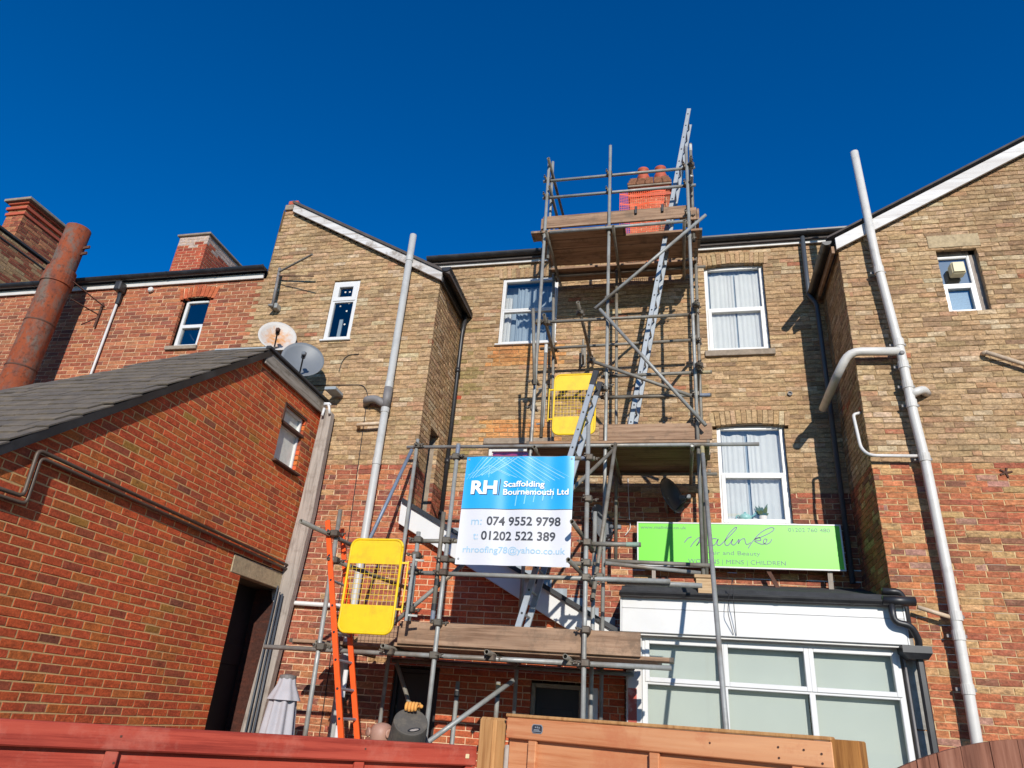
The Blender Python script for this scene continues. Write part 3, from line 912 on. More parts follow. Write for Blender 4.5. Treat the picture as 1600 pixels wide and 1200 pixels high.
# =================================================================== right wing
YW = 8.9
right = thing("rear_wing", "right hand gabled rear wing with the tall white soil pipe", "house", (4.4, YW, GROUND))
winR = (3.60, 4.10, 5.24, 6.25)
vergeR = lambda x: 6.37 + (x - 2.36) * 0.546
def spanR(z):
    lim = 6.6
    x0 = 2.37
    if z > 6.33:
        x0 = 2.36 + (z - 6.37) / 0.546 + 0.02
    return [(x0, 6.6)] if x0 < lim else []
colR = lambda u, z, r: yellow(r) if z > 3.14 else red_right(r)
wallR, PR = brick_wall(right, "wall", (0, YW, 0), *FRONT, GROUND, 8.6, spanR, [winR], colR, 'brick_yellow', ('mortar_yellow', 'mortar_cream'), 21, 250, rough=0.0048, recess=0.006, struck=0.012)
sideR, PRs = brick_wall(right, "side_wall", (2.37, 0, 0), (0, 1, 0), (-1, 0, 0), GROUND, 6.36, lambda z: [(YW, YM)], [], colR, 'brick_yellow', 'mortar_yellow', 22, 50)
reveals(right, PR, [winR], M['stone'])
room(right, PR, *winR)
w = window(right, PR, 3.60, 4.03, 5.24, 6.18, 0.10, [(0, 1, 0.50, 1, False), (0, 1, 0, 0.50, True)], fw=0.03, sash=0.06, glass_mat='glass_blue')
w["label"] = "small window with an extractor fan in its upper pane"
mb = MB(); mb.quad(PR(3.6, 5.72, -0.15), PR(4.03, 5.72, -0.15), PR(4.03, 6.18, -0.15), PR(3.6, 6.18, -0.15)); part("fan_panel", mb, M['fan_panel'], w)
mb = MB(); mb.quad(PR(3.6, 5.26, -0.16), PR(4.03, 5.26, -0.16), PR(4.03, 5.68, -0.16), PR(3.6, 5.68, -0.16)); part("obscured_pane", mb, M['obscure'], w)
mb = MB(); mb.box(3.735, 3.90, YW - 0.03, YW + 0.11, 5.82, 6.0, 0.015); mb.box(3.75, 3.885, YW - 0.045, YW - 0.03, 5.835, 5.985, 0.008); part("extractor_fan", mb, M['cream_box'], w)
mb = MB(); mb.box(4.03, 4.10, YW + 0.1, YW + 0.14, 5.24, 6.25); mb.box(3.6, 4.10, YW + 0.1, YW + 0.14, 6.18, 6.25); part("packing_strip", mb, M['old_timber'], w)
mb = MB(); mb.box(3.52, 4.16, YW - 0.012, YW, 6.26, 6.46, 0.004); part("render_patch", mb, M['concrete'], right)
# verge board and roof
def sloped_board(x0, z0, x1, z1, y0, y1, h, mb, ch=0.005):
    mb.add([(x0, y0, z0), (x1, y0, z1), (x1, y0, z1 - h), (x0, y0, z0 - h), (x0, y1, z0), (x1, y1, z1), (x1, y1, z1 - h), (x0, y1, z0 - h)],
           [(0, 1, 2, 3), (7, 6, 5, 4), (0, 4, 5, 1), (3, 2, 6, 7), (0, 3, 7, 4), (1, 5, 6, 2)])
mb = MB(); sloped_board(2.33, 6.48, 6.6, 6.48 + 4.27 * 0.546, YW - 0.09, YW - 0.055, 0.19, mb); part("verge_board", mb, M['verge_white'], right)
mb = MB(); sloped_board(2.22, 6.45, 6.7, 6.45 + 4.48 * 0.546, YW - 0.115, 12.5, 0.03, mb)
ro_ = part("roof", mb, M['roof_tile'], right)
ro_.location.z += 0.05
gutter(right, (2.20, YW - 0.14, 6.40), (2.20, YM, 6.38), 0.065, 0.5, out=(-1, 0, 0))
mb = MB(); mb.box(2.27, 2.31, YW - 0.05, YM - 0.06, 6.25, 6.37, 0.004); part("fascia_board", mb, M['board'], right)
# soil pipe
pipe = [(2.76, YW - 0.15, 7.97), (2.79, YW - 0.15, 6.09), (2.86, YW - 0.15, 4.87), (2.88, YW - 0.15, 4.54), (2.89, YW - 0.15, 3.74), (2.92, YW - 0.15, 3.16), (2.93, YW - 0.15, 1.78), (2.92, YW - 0.15, 1.1), (2.90, YW - 0.15, 0.16), (2.90, YW - 0.15, GROUND)]
mb = MB(); mb.path(pipe, 0.055, 16)
sp = part("soil_pipe", mb, M['pipe_white'], right, smooth=True)
for x, z in ((2.80, 5.85), (2.875, 4.72), (2.88, 4.40), (2.885, 4.12), (2.89, 3.86), (2.92, 3.16), (2.93, 1.35), (2.92, 1.15), (2.91, 0.62)):
    mb = MB(); mb.tube((x, YW - 0.15, z - 0.05), (x, YW - 0.15, z + 0.05), 0.063, 16); part("collar", mb, M['pipe_white'], sp, smooth=False)
    mb = MB(); mb.box(x - 0.1, x + 0.1, YW - 0.1, YW - 0.085, z - 0.018, z + 0.018, 0.004); mb.box(x - 0.02, x + 0.02, YW - 0.1, YW, z - 0.012, z + 0.012); part("clip", mb, M['pipe_dull'], sp)
mb = MB(); mb.path([(2.87, YW - 0.15, 4.60), (2.27, YW - 0.15, 4.62), (2.12, YW - 0.02, 4.35), (2.10, YM - 0.3, 4.30)], 0.055, 14, bend=0.14); part("branch", mb, M['pipe_white'], sp, smooth=True)
mb = MB(); mb.path([(2.88, YW - 0.15, 3.98), (3.05, YW - 0.15, 4.06), (3.14, YW + 0.02, 4.07)], 0.052, 14, bend=0.08); part("branch", mb, M['pipe_white'], sp, smooth=True)
mb = MB(); mb.path([(2.90, YW - 0.12, 3.19), (2.33, YW - 0.12, 3.20), (2.27, YW - 0.02, 3.33), (2.27, YW + 0.1, 3.84), (2.36, YW + 0.1, 3.86)], 0.02, 10, bend=0.08); part("waste_pipe", mb, M['upvc_old'], sp, smooth=True)
mb = MB(); mb.path([(2.90, YW - 0.14, 1.33), (2.57, YW - 0.14, 1.43)], 0.024, 10); part("waste_pipe", mb, M['pipe_cream'], sp, smooth=True)
mb = MB(); mb.path([(3.88, YW - 0.08, 4.58), (3.86, YW + 0.02, 4.60)], 0.03, 10); mb.path([(3.87, YW - 0.08, 4.58), (4.9, YW - 0.08, 4.08)], 0.028, 10); part("overflow_pipe", mb, M['pipe_cream'], right, smooth=True)
mb = MB()
for a_ in (0.2, 1.3, 2.5, 3.6, 4.9):
    mb.tube((3.80, YW - 0.006, 3.02), (3.80 + 0.07 * math.cos(a_), YW - 0.006, 3.02 + 0.06 * math.sin(a_)), 0.012, 6)
part("tie_plate", mb, M['rust_dark'], right)
mb = MB(); mb.lathe((2.873, YW - 0.20, 4.55), (0, -1, 0), [(0.03, 0), (0.03, 0.012), (0.02, 0.02)], 14); part("access_cap", mb, M['pipe_dull'], right)

# =================================================================== left wing
left = thing("rear_wing", "left hand gabled rear wing of yellow brick with the grey pipe", "house", (-5.1, YW, GROUND))
winL = (-5.41, -4.94, 5.24, 6.36)
def spanL(z):
    x1 = -3.55
    if z > 6.27:
        x1 = -3.55 - (z - 6.27) / 0.551
    x0 = (-6.75 - (0.11 if int(math.floor(z / COURSE)) % 2 else 0.0)) if z < 6.5 else -6.71
    if z > 7.5: x0 = -6.68
    return [(x0, x1)] if x1 - x0 > 0.06 else []
def colL(u, z, r):
    return yellow(r) if z > 3.14 else red_old(r)
wallL, PL = brick_wall(left, "wall", (0, YW, 0), *FRONT, GROUND, 8.0, spanL, [winL], colL, 'brick_yellow', ('mortar_yellow', 'mortar_red'), 31, 250, rough=0.0044, recess=0.0058, struck=0.011)
sideL, PLs = brick_wall(left, "side_wall", (-3.55, 0, 0), (0, 1, 0), (1, 0, 0), 1.2, 6.3, lambda z: [(YW, YM)], [(9.35, 9.75, 2.2, 3.9)], colL, 'brick_yellow', 'mortar_yellow', 32, 50)
reveals(left, PL, [winL], M['mortar_yellow'])
room(left, PL, *winL)
w = window(left, PL, *winL, 0.02, [(0, 1, 0.66, 1, True), (0, 1, 0, 0.66, False)], fw=0.07, sash=0.075, glass_mat='glass')
w["label"] = "narrow white window with paper stars on its panes"
for (x, z) in ((-5.20, 6.17), (-5.12, 6.17), (-5.24, 5.90), (-5.11, 5.80), (-5.09, 5.95), (-5.10, 5.55)):
    mb = MB(); mb.lathe(PL(x, z, -0.052), (0, -1, 0), [(0.016, 0), (0.016, 0.002)], 8); part("paper_star", mb, M['curtain'], w)
mb = MB(); mb.box(-5.30, -5.24, YW + 0.22, YW + 0.24, 5.3, 5.75); part("blind_edge", mb, M['net'], w)
sill(left, PL, -5.44, -4.91, 5.245, 0.03, 0.04, 'upvc')
mb = MB(); sloped_board(-6.47, 8.03, -3.50, 8.03 - 2.97 * 0.565, YW - 0.09, YW - 0.05, 0.155, mb); part("verge_board", mb, M['verge_old'], left)["label"] = "flaking white verge board"
mb = MB(); sloped_board(-6.5, 8.10, -3.36, 8.10 - 3.14 * 0.565, YW - 0.12, 13.0, 0.05, mb); part("roof", mb, M['roof_tile'], left)
mb = MB(); mb.box(-6.70, -6.46, YW - 0.02, YW + 0.3, 7.98, 8.10, 0.01); part("kneeler_stone", mb, M['stone'], left)
mb = MB(); mb.box(-6.66, -6.47, YW - 0.01, YW + 0.2, 8.10, 8.19, 0.012); part("kneeler_brick", mb, M['terracotta'], left)
# left flank of the parapet
mb = MB(); mb.quad((-6.72, YW, 6.3), (-6.72, 13, 6.3), (-6.72, 13, 8.0), (-6.72, YW, 8.0)); part("flank_wall", mb, M['mortar_yellow'], left)
gutter(left, (-3.42, YW - 0.14, 6.40), (-3.42, YM - 0.03, 6.36), 0.075, 0.5, out=(1, 0, 0))
mb = MB(); mb.box(-3.53, -3.49, YW - 0.02, YM - 0.05, 6.20, 6.36, 0.004); part("fascia_board", mb, M['black_plastic'], left)
# side door in the shaded flank of the wing
mb = MB(); mb.quad((-3.80, 9.30, 2.1), (-3.80, 9.80, 2.1), (-3.80, 9.80, 3.95), (-3.80, 9.30, 3.95)); part("side_door", mb, M['dark_door'], left)
reveals(left, PLs, [(9.35, 9.75, 2.2, 3.9)], M['stone'], 0.15)
mb = MB(); mb.box(-3.70, -3.50, 9.30, 9.80, 2.14, 2.20, 0.006); part("window_sill", mb, M['terracotta'], left)
# grey soil pipe
mb = MB(); mb.path([(-4.08, YW - 0.12, 7.10), (-4.08, YW - 0.12, 1.0), (-4.09, YW - 0.12, GROUND)], 0.055, 16)
sp = part("soil_pipe", mb, M['pipe_grey'], left, smooth=True)
for z in (6.62, 4.35, 3.95, 3.15):
    mb = MB(); mb.tube((-4.08, YW - 0.12, z - 0.045), (-4.08, YW - 0.12, z + 0.045), 0.062, 16); part("collar", mb, M['pipe_grey'], sp)
mb = MB(); mb.tube((-4.08, YW - 0.12, 3.98), (-4.08, YW - 0.12, 4.30), 0.064, 16); mb.path([(-4.08, YW - 0.12, 4.02), (-4.26, YW - 0.12, 4.13), (-4.40, YW - 0.12, 4.12), (-4.44, YW + 0.0, 4.11)], 0.06, 12, bend=0.08); part("branch", mb, M['pipe_dull'], sp, smooth=True)
mb = MB(); mb.path([(-4.08, YW - 0.12, 3.74), (-4.48, YW - 0.12, 3.72), (-4.50, YW + 0.0, 3.72)], 0.026, 10, bend=0.04); part("waste_pipe", mb, M['pipe_cream'], sp, smooth=True)
mb = MB(); mb.path([(-5.3, YW - 0.06, 1.43), (-5.26, YW - 0.06, 1.20), (-4.1, YW - 0.06, 1.18)], 0.03, 10, bend=0.06); part("waste_pipe", mb, M['upvc_old'], left, smooth=True)
mb = MB(); mb.path([(-5.76, YW - 0.015, 4.45), (-4.55, YW - 0.015, 4.42), (-4.45, YW - 0.015, 4.28), (-4.37, YW - 0.015, 2.18), (-4.26, YW - 0.015, GROUND)], 0.006, 6, bend=0.08); part("cable", mb, M['cable'], left)
mb = MB(); mb.path([(-5.0, YW - 0.01, 4.66), (-4.98, YW - 0.01, 4.85), (-4.9, YW - 0.01, 4.95), (-4.72, YW - 0.01, 4.96)], 0.006, 6, bend=0.08); part("cable", mb, M['cable'], left)
mb = MB(); mb.box(-4.9, -2.9, YW - 0.02, YW - 0.005, 0.70, 0.72); part("flashing", mb, M['old_timber'], left)

# =================================================================== far left neighbour
far = thing("terraced_house", "red brick house on the far left behind the rusty flue", "house", (-10, YW, GROUND))
winF = (-8.24, -7.70, 5.24, 6.22)
archF = lambda mb, P, rng: soldier_arch(mb, P, rng, -8.24, -7.70, 6.235, picker([(3, A(196, 104, 68)), (2, A(184, 94, 62))]), 0.215, 0.06, 0.5)
def spanF(z):
    k = int(math.floor(z / COURSE))
    return [(-15.5, -6.75 - (0.11 if k % 2 else 0.0))]
wallF, PF = brick_wall(far, "wall", (0, YW, 0), *FRONT, 1.2, 6.55, spanF, [winF, (-8.30, -7.64, 6.17, 6.44)], lambda u, z, r: red_far(r), 'brick_red', 'mortar_red', 41, 300, extra=archF)
mb = MB(); mb.quad(PF(-8.4, 6.22, -0.012), PF(-7.55, 6.22, -0.012), PF(-7.55, 6.5, -0.012), PF(-8.4, 6.5, -0.012)); part("arch_mortar", mb, M['mortar_red'], far)
reveals(far, PF, [winF], M['brick_red'])
room(far, PF, *winF)
w = window(far, PF, -8.22, -7.72, 5.25, 6.20, 0.08, [(0, 1, 0.47, 1, False), (0, 1, 0, 0.47, True)], fw=0.045, sash=0.05, glass_mat='glass_blue')
mb = MB(); mb.box(-8.02, -7.90, YW + 0.5, YW + 0.52, 5.3, 5.62); part("curtain", mb, M['curtain'], w)
sill(far, PF, -8.27, -7.67, 5.245, 0.07, 0.05, 'stone')
mb = MB(); mb.box(-15.5, -6.75, YW - 0.05, YW - 0.02, 6.50, 6.60, 0.004); part("fascia_board", mb, M['upvc_old'], far)
gutter(far, (-15.5, YW - 0.13, 6.67), (-6.70, YW - 0.13, 6.67), 0.07, 0.95)
mb = MB()
mb.add([(-15.5, YW - 0.1, 6.63), (-6.75, YW - 0.1, 6.63), (-6.75, 12.6, 8.6), (-15.5, 12.6, 8.6)], [(0, 1, 2, 3)])
mb.add([(-15.5, 12.6, 8.6), (-6.75, 12.6, 8.6), (-6.75, 16, 6.5), (-15.5, 16, 6.5)], [(0, 1, 2, 3)])
part("roof", mb, M['roof_tile'], far)
mb = MB(); mb.box(-9.60, -9.47, YW - 0.2, YW - 0.03, 6.36, 6.55, 0.02); mb.path([(-9.53, YW - 0.13, 6.5), (-9.53, YW - 0.06, 6.3), (-9.54, YW - 0.05, 6.15)], 0.04, 10, bend=0.05); part("hopper", mb, M['black_plastic'], far)
mb = MB(); mb.path([(-9.55, YW - 0.05, 6.19), (-9.55, YW - 0.05, 3.6)], 0.022, 10); part("waste_pipe", mb, M['upvc_old'], far, smooth=True)
mb = MB(); mb.lathe((-8.95, YW - 0.02, 6.42), (0, -1, 0), [(0.05, 0), (0.05, 0.03), (0.03, 0.05)], 12); part("wall_knob", mb, M['upvc_old'], far)
chimney(far, -10.30, -9.58, 10.5, 11.8, 7.4, 8.93, picker([(4, A(186, 92, 66)), (3, A(170, 80, 60)), (1, A(150, 70, 56))]), 'brick_red', 'mortar_red', 70, 'stone', False, limed=True)
mb = MB(); mb.box(-7.9, -7.6, YW - 0.1, YW, 4.85, 5.05, 0.06); part("cement_fillet", mb, M['stone'], far)

# taller building at the very edge
edge = thing("terraced_house", "tall brick building with a corbelled chimney at the left edge", "house", (-15, 11, GROUND))
pale_mix = picker([(3, A(186, 148, 106)), (4, A(172, 104, 74)), (3, A(152, 84, 62)), (1, A(196, 164, 120))])
brick_wall(edge, "party_wall", (-14.08, 0, 0), (0, 1, 0), (1, 0, 0), 6.0, 8.75, lambda z: [(9.0, 15.0)], [], lambda u, z, r: pale_mix(r), 'brick_red', 'mortar_yellow', 81, 120)
brick_wall(edge, "front_wall", (0, 9.0, 0), (1, 0, 0), (0, -1, 0), 6.0, 8.75, lambda z: [(-17.0, -14.08)], [], lambda u, z, r: pale_mix(r), 'brick_red', 'mortar_yellow', 82, 0)
mb = MB(); mb.box(-17.0, -14.04, 8.95, 15.0, 8.80, 8.86, 0.01); part("parapet_coping", mb, M['felt'], edge)
mb = MB(); mb.box(-14.08, -14.06, 9.0, 15.0, 8.62, 8.65, 0.003); part("string_course", mb, M['felt'], edge)
chimney(edge, -14.70, -14.22, 10.0, 11.25, 8.86, 9.85, picker([(4, A(196, 130, 90)), (3, A(176, 96, 70)), (2, A(150, 80, 62))]), 'brick_red', 'mortar_yellow', 83, 'terracotta', True)
mb = MB(); mb.box(-14.82, -14.08, 9.88, 11.37, 9.9, 9.97, 0.01); part("chimney_slab", mb, M['stone'], edge)

# =================================================================== rusty flue
flue = thing("rusty_flue", "tall rusty metal flue with grey peeling paint on the left", "flue", (-10.37, 8.3, 3.2))
mb = MB(); mb.lathe((-10.37, 8.3, 0), (0, 0, 1), [(0.23, 3.2), (0.23, 6.22)], 28, cap=False); part("lower_pipe", mb, M['rust'], flue, smooth=True)
mb = MB(); mb.lathe((-10.37, 8.3, 0), (0, 0, 1), [(0.23, 6.22), (0.25, 6.23), (0.25, 6.40), (0.238, 6.42), (0.238, 6.53), (0.205, 6.55)], 28, cap=False); part("collar", mb, M['rust'], flue, smooth=False)
mb = MB(); mb.lathe((-10.37, 8.3, 0), (0, 0, 1), [(0.203, 6.5), (0.203, 7.44), (0.193, 7.44), (0.193, 6.9)], 28, cap=False); part("upper_pipe", mb, M['rust'], flue, smooth=True)
mb = MB()
for z in (5.45, 4.6): mb = MB(); mb.lathe((-10.37, 8.3, z), (0, 0, 1), [(0.23, -0.012), (0.237, -0.012), (0.237, 0.012), (0.23, 0.012)], 28, cap=False); part("seam", mb, M['rust_dark'], flue)
for z, l in ((7.05, 0.09), (6.92, 0.07)): mb = MB(); mb.bar((-10.20, 8.36, z), (-10.10 + l * 0.6, 8.36, z + 0.02), 0.03, 0.05); part("lug", mb, M['rust_dark'], flue)
mb = MB(); mb.bar((-10.1, 8.35, 6.33), (-9.78, 8.86, 6.10), 0.03, 0.012); mb.bar((-9.86, 8.86, 6.2), (-9.86, 8.86, 5.7), 0.04, 0.012); mb.bar((-10.05, 8.4, 6.0), (-9.86, 8.86, 5.95), 0.03, 0.012)
part("bracket", mb, M['rust_dark'], flue)

# =================================================================== red outbuilding
XO = -5.15
out = thing("outbuilding", "bright red brick outbuilding with a slate roof on the left", "building", (XO, 6.0, GROUND))
vz = lambda y: 1.62 + 0.816 * (y - 4.22)
def spanO(z):
    y0 = 2.6
    if z > vz(2.6): y0 = max(2.6, 4.22 + (z - 1.62) / 0.816)
    return [(y0, 8.9)] if y0 < 8.85 else []
openO = [(7.92, 8.50, 2.88, 3.70), (7.79, 8.82, GROUND - 1, 1.56)]
colO = lambda u, z, r: red_new(r)
wallO, PO = brick_wall(out, "wall", (XO, 0, 0), (0, 1, 0), (1, 0, 0), GROUND, 4.05, spanO, openO + [(7.56, 8.82, 1.34, 1.56)], colO, 'brick_new', 'mortar_new', 51, 300, rough=0.0022, recess=0.0024, headers=0.02, joint=0.010, struck=0.005)
reveals(out, PO, [openO[0]], M['brick_new'])
room(out, PO, *openO[0])
w = window(out, PO, *openO[0], 0.05, [(0, 1, 0.66, 1, True), (0, 1, 0, 0.66, False)], fw=0.035, sash=0.04, frame_mat='upvc_old', glass_mat='frosted')
w["label"] = "small window with a brown timber top light"
mb = MB()
for (a, b, c, d) in ((7.90, 8.52, 3.41, 3.45), (7.90, 8.52, 3.68, 3.715), (7.90, 7.935, 3.41, 3.7)): mb.box(XO - 0.06, XO + 0.012, a, b, c, d, 0.004)
part("top_light_frame", mb, M['rust_dark'], w)
mb = MB(); mb.box(XO - 0.08, XO + 0.06, 7.88, 8.56, 2.855, 2.885, 0.005); part("window_sill", mb, M['rust_dark'], out)
mb = MB(); mb.box(XO - 0.1, XO + 0.006, 7.57, 8.84, 1.345, 1.555, 0.008); part("door_lintel", mb, M['concrete'], out)
# dark panel added to close the passage, its shade put into the colour
mb = MB(); mb.box(XO - 0.44, XO - 0.40, 7.70, 8.90, GROUND, 1.40, 0.0); part("passage_dark_panel", mb, M['dark_door'], out)
mb = MB(); mb.box(XO - 0.40, XO - 0.385, 7.82, 8.78, 0.38, 0.62, 0.003); part("dark_panel_rail", mb, M['dark_door'], out)
mb = MB()
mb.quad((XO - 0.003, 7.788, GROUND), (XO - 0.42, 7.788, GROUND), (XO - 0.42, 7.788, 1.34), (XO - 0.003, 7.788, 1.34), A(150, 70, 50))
mb.quad((XO - 0.003, 8.823, GROUND), (XO - 0.42, 8.823, GROUND), (XO - 0.42, 8.823, 1.34), (XO - 0.003, 8.823, 1.34), A(66, 44, 38))  # far reveal: brick tinted near black, shade put into the colour
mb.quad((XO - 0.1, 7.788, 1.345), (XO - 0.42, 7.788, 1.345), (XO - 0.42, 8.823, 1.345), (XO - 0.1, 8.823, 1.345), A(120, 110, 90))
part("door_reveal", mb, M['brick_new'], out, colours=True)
# roof: slates one by one on the sloping plane
rng = random.Random(77)
hipx = lambda y: -5.93 - (7.29 - y) * 0.653
und = MB()
und.add([(-5.11, 2.4, vz(2.4) + 0.06), (-5.11, 7.26, vz(7.26) + 0.06), (hipx(7.26), 7.26, vz(7.26) + 0.06), (hipx(2.4), 2.4, vz(2.4) + 0.06)], [(0, 1, 2, 3)])
und.add([(hipx(7.26), 7.26, 4.14), (hipx(2.4), 2.4, vz(2.4) + 0.06), (hipx(2.4), 2.4, GROUND), (hipx(7.26), 7.26, GROUND)], [(0, 1, 2, 3)])
roofO = part("roof", und, M['felt'], out)
sl = math.atan(0.816); cs, sn = math.cos(sl), math.sin(sl)
smesh = []
for k in range(5):
    mb = MB(); r2 = random.Random(k)
    j = lambda s: r2.uniform(-s, s)
    vs = [(-0.124 + j(.003), j(.006), 0), (0.124 + j(.003), j(.006), 0), (0.124, 0.36, 0), (-0.124, 0.36, 0)]
    t = 0.013
    vs = [(x, y, z + t) for x, y, z in vs] + vs
    mb.add(vs, [(0, 1, 2, 3), (0, 4, 5, 1), (1, 5, 6, 2), (3, 2, 6, 7), (0, 3, 7, 4)], (1, 1, 1))
    smesh.append(mb.mesh("slate", M['slate']))
gauge = 0.185
row, yy = 0, 2.5
while yy < 7.2:
    xx = -5.215 - (0.125 if row % 2 else 0)
    while xx > hipx(yy) - 0.05:
        z = vz(yy) + 0.085 + rng.uniform(0, 0.010)
        mt = Matrix.Translation((xx, yy, z)) @ Matrix.Rotation(sl, 4, 'X') @ Matrix.Rotation(rng.uniform(-.02, .02), 4, 'Z') @ Matrix.Rotation(-0.055, 4, 'X')
        if not (yy < 3.6):
            inst("slate", smesh[rng.randrange(5)], mt, roofO)
        xx -= 0.25
    yy += gauge * cs; row += 1
mb = MB()
mb.add([(-5.095, 2.4, vz(2.4) + 0.07), (-5.095, 7.28, vz(7.28) + 0.07), (-5.095, 7.28, vz(7.28) - 0.03), (-5.095, 2.4, vz(2.4) - 0.03),
        (-5.13, 2.4, vz(2.4) + 0.07), (-5.13, 7.28, vz(7.28) + 0.07), (-5.13, 7.28, vz(7.28) - 0.03), (-5.13, 2.4, vz(2.4) - 0.03)],
       [(0, 1, 2, 3), (7, 6, 5, 4), (0, 4, 5, 1), (3, 2, 6, 7)])
part("verge_board", mb, M['black_plastic'], out)
mb = MB(); mb.bar((-5.13, 7.28, 4.19), (-5.95, 7.28, 4.19), 0.10, 0.02); part("lead_ridge", mb, M['lead'], out)
mb = MB(); mb.box(-5.93, -5.13, 7.3, 8.88, 4.11, 4.15, 0.01); part("flat_roof", mb, M['felt'], out)
mb = MB(); mb.box(-5.135, -5.10, 7.18, 8.89, 3.93, 4.13, 0.006); fb = part("fascia_board", mb, M['grey_board'], out); fb["label"] = "bare weathered grey fascia board"
mb = MB(); mb.box(-5.14, -5.065, 7.16, 8.89, 4.135, 4.18, 0.01); part("roof_edge_trim", mb, M['felt'], out)
mb = MB()
mb.path([(XO + 0.05, 3.2, 1.31), (XO + 0.05, 4.52, 1.34), (XO + 0.05, 4.50, 1.73), (XO + 0.05, 8.86, 1.66)], 0.017, 8, bend=0.05)
mb.path([(XO + 0.05, 3.2, 1.26), (XO + 0.05, 4.57, 1.29), (XO + 0.05, 4.55, 1.68), (XO + 0.05, 8.8, 1.61)], 0.015, 8, bend=0.05)
part("conduit", mb, M['conduit'], out, smooth=True)
mb = MB()
mb.add([(-5.05, 8.72, 4.0), (-4.89, 8.72, 3.9), (-4.88, 8.72, 2.4), (-5.10, 8.72, GROUND), (-5.36, 8.72, GROUND), (-5.10, 8.72, 2.4),
        (-5.05, 8.82, 4.0), (-4.89, 8.82, 3.9), (-4.88, 8.82, 2.4), (-5.10, 8.82, GROUND), (-5.36, 8.82, GROUND), (-5.10, 8.82, 2.4)],
       [(0, 1, 2, 5), (5, 2, 3, 4), (6, 11, 8, 7), (11, 10, 9, 8), (1, 7, 8, 2), (2, 8, 9, 3), (0, 5, 11, 6), (5, 4, 10, 11), (0, 6, 7, 1)])
part("corner_post", mb, M['old_timber'], out)["label"] = "weathered grey corner post"
mb = MB(); mb.path([(-5.14, 8.66, 1.38), (-5.19, 8.66, GROUND)], 0.011, 8); mb.path([(-5.09, 8.66, 1.3), (-5.13, 8.66, GROUND)], 0.009, 8); mb.path([(-5.05, 8.66, 1.28), (-5.07, 8.66, GROUND)], 0.014, 8); part("service_pipes", mb, M['grey_blue_pipe'], out, smooth=True)
mb = MB()
mb.path([(-5.02, 8.70, 4.0), (-4.97, 8.68, 4.03), (-4.93, 8.68, 3.98), (-4.90, 8.68, 3.86)], 0.02, 8, bend=0.03); mb.path([(-5.0, 8.68, 3.95), (-5.0, 8.66, 3.82)], 0.02, 8); mb.box(-5.02, -4.92, 8.66, 8.72, 4.0, 4.04, 0.01)
part("pipe_end", mb, M['upvc'], out, smooth=True)
mb = MB(); mb.box(-5.02, -4.84, 8.6, 8.86, 4.22, 4.27, 0.005); part("lead_flap", mb, M['lead'], out)

# =================================================================== lean-to between the wings
lean = thing("lean_to", "red brick lean-to with a sloping white bargeboard under the banner", "building", (-2.1, YW, GROUND))
lz = lambda x: 2.56 - 0.535 * (x + 3.6)
openLn = [(-3.46, -2.86, GROUND - 1, 0.49), (-1.72, -1.10, GROUND - 1, 0.42)]
def spanN(z):
    x1 = -0.62
    if z > lz(-0.62) - 0.1: x1 = -3.6 + (2.46 - z) / 0.535
    return [(-3.55, x1)] if x1 > -3.5 else []
wallN, PN = brick_wall(lean, "wall", (0, YW, 0), *FRONT, GROUND, 2.45, spanN, openLn, lambda u, z, r: red_lean(r), 'brick_red', 'mortar_red', 91, 300, rough=0.0018)
reveals(lean, PN, openLn, M['dark_door'])
for (a, b, c, d) in openLn:
    mb = MB(); mb.box(a + 0.05, b - 0.05, YW + 0.1, YW + 0.14, GROUND, d - 0.05, 0.004)
    for zz in (-1.5, -0.6): mb.box(a + 0.13, b - 0.13, YW + 0.09, YW + 0.1, zz, zz + 0.75, 0.004)
    dr = part("door", mb, M['dark_door'], lean)
    mb = MB(); mb.box(a, a + 0.05, YW + 0.05, YW + 0.15, GROUND, d, 0.004); mb.box(b - 0.05, b, YW + 0.05, YW + 0.15, GROUND, d, 0.004); mb.box(a + 0.05, b - 0.05, YW + 0.05, YW + 0.15, d - 0.05, d, 0.004)
    part("door_frame", mb, M['stone'] if a > -2 else M['dark_door'], dr)
mb = MB(); mb.box(-1.09, -0.92, YW - 0.04, YW - 0.005, GROUND, 0.40, 0.004); part("white_panel", mb, M['upvc_old'], lean)
mb = MB(); sloped_board(-3.62, lz(-3.62), -0.62, lz(-0.62), YW - 0.13, YW - 0.10, 0.285, mb); part("bargeboard", mb, M['upvc'], lean)["label"] = "sloping white plastic bargeboard"
mb = MB(); sloped_board(-3.62, lz(-3.62) - 0.285, -0.62, lz(-0.62) - 0.285, YW - 0.13, YW, 0.012, mb); part("soffit", mb, M['upvc_old'], lean)
mb = MB(); sloped_board(-3.56, lz(-3.56) + 0.05, -0.58, lz(-0.58) + 0.05, YW - 0.16, YM, 0.045, mb); part("roof", mb, M['felt'], lean)
mb = MB(); sloped_board(-3.6, lz(-3.6) + 0.055, -0.56, lz(-0.56) + 0.055, YW - 0.175, YW - 0.13, 0.06, mb); part("roof_edge_trim", mb, M['black_plastic'], lean)
mb = MB()
for i in range(12):
    x = -3.3 + i * 0.225
    mb.box(x, x + 0.215, YM - 0.02, YM - 0.004, lz(x + 0.225) + 0.02, lz(x) + 0.17, 0.003)
part("stepped_flashing", mb, M['lead'], lean)

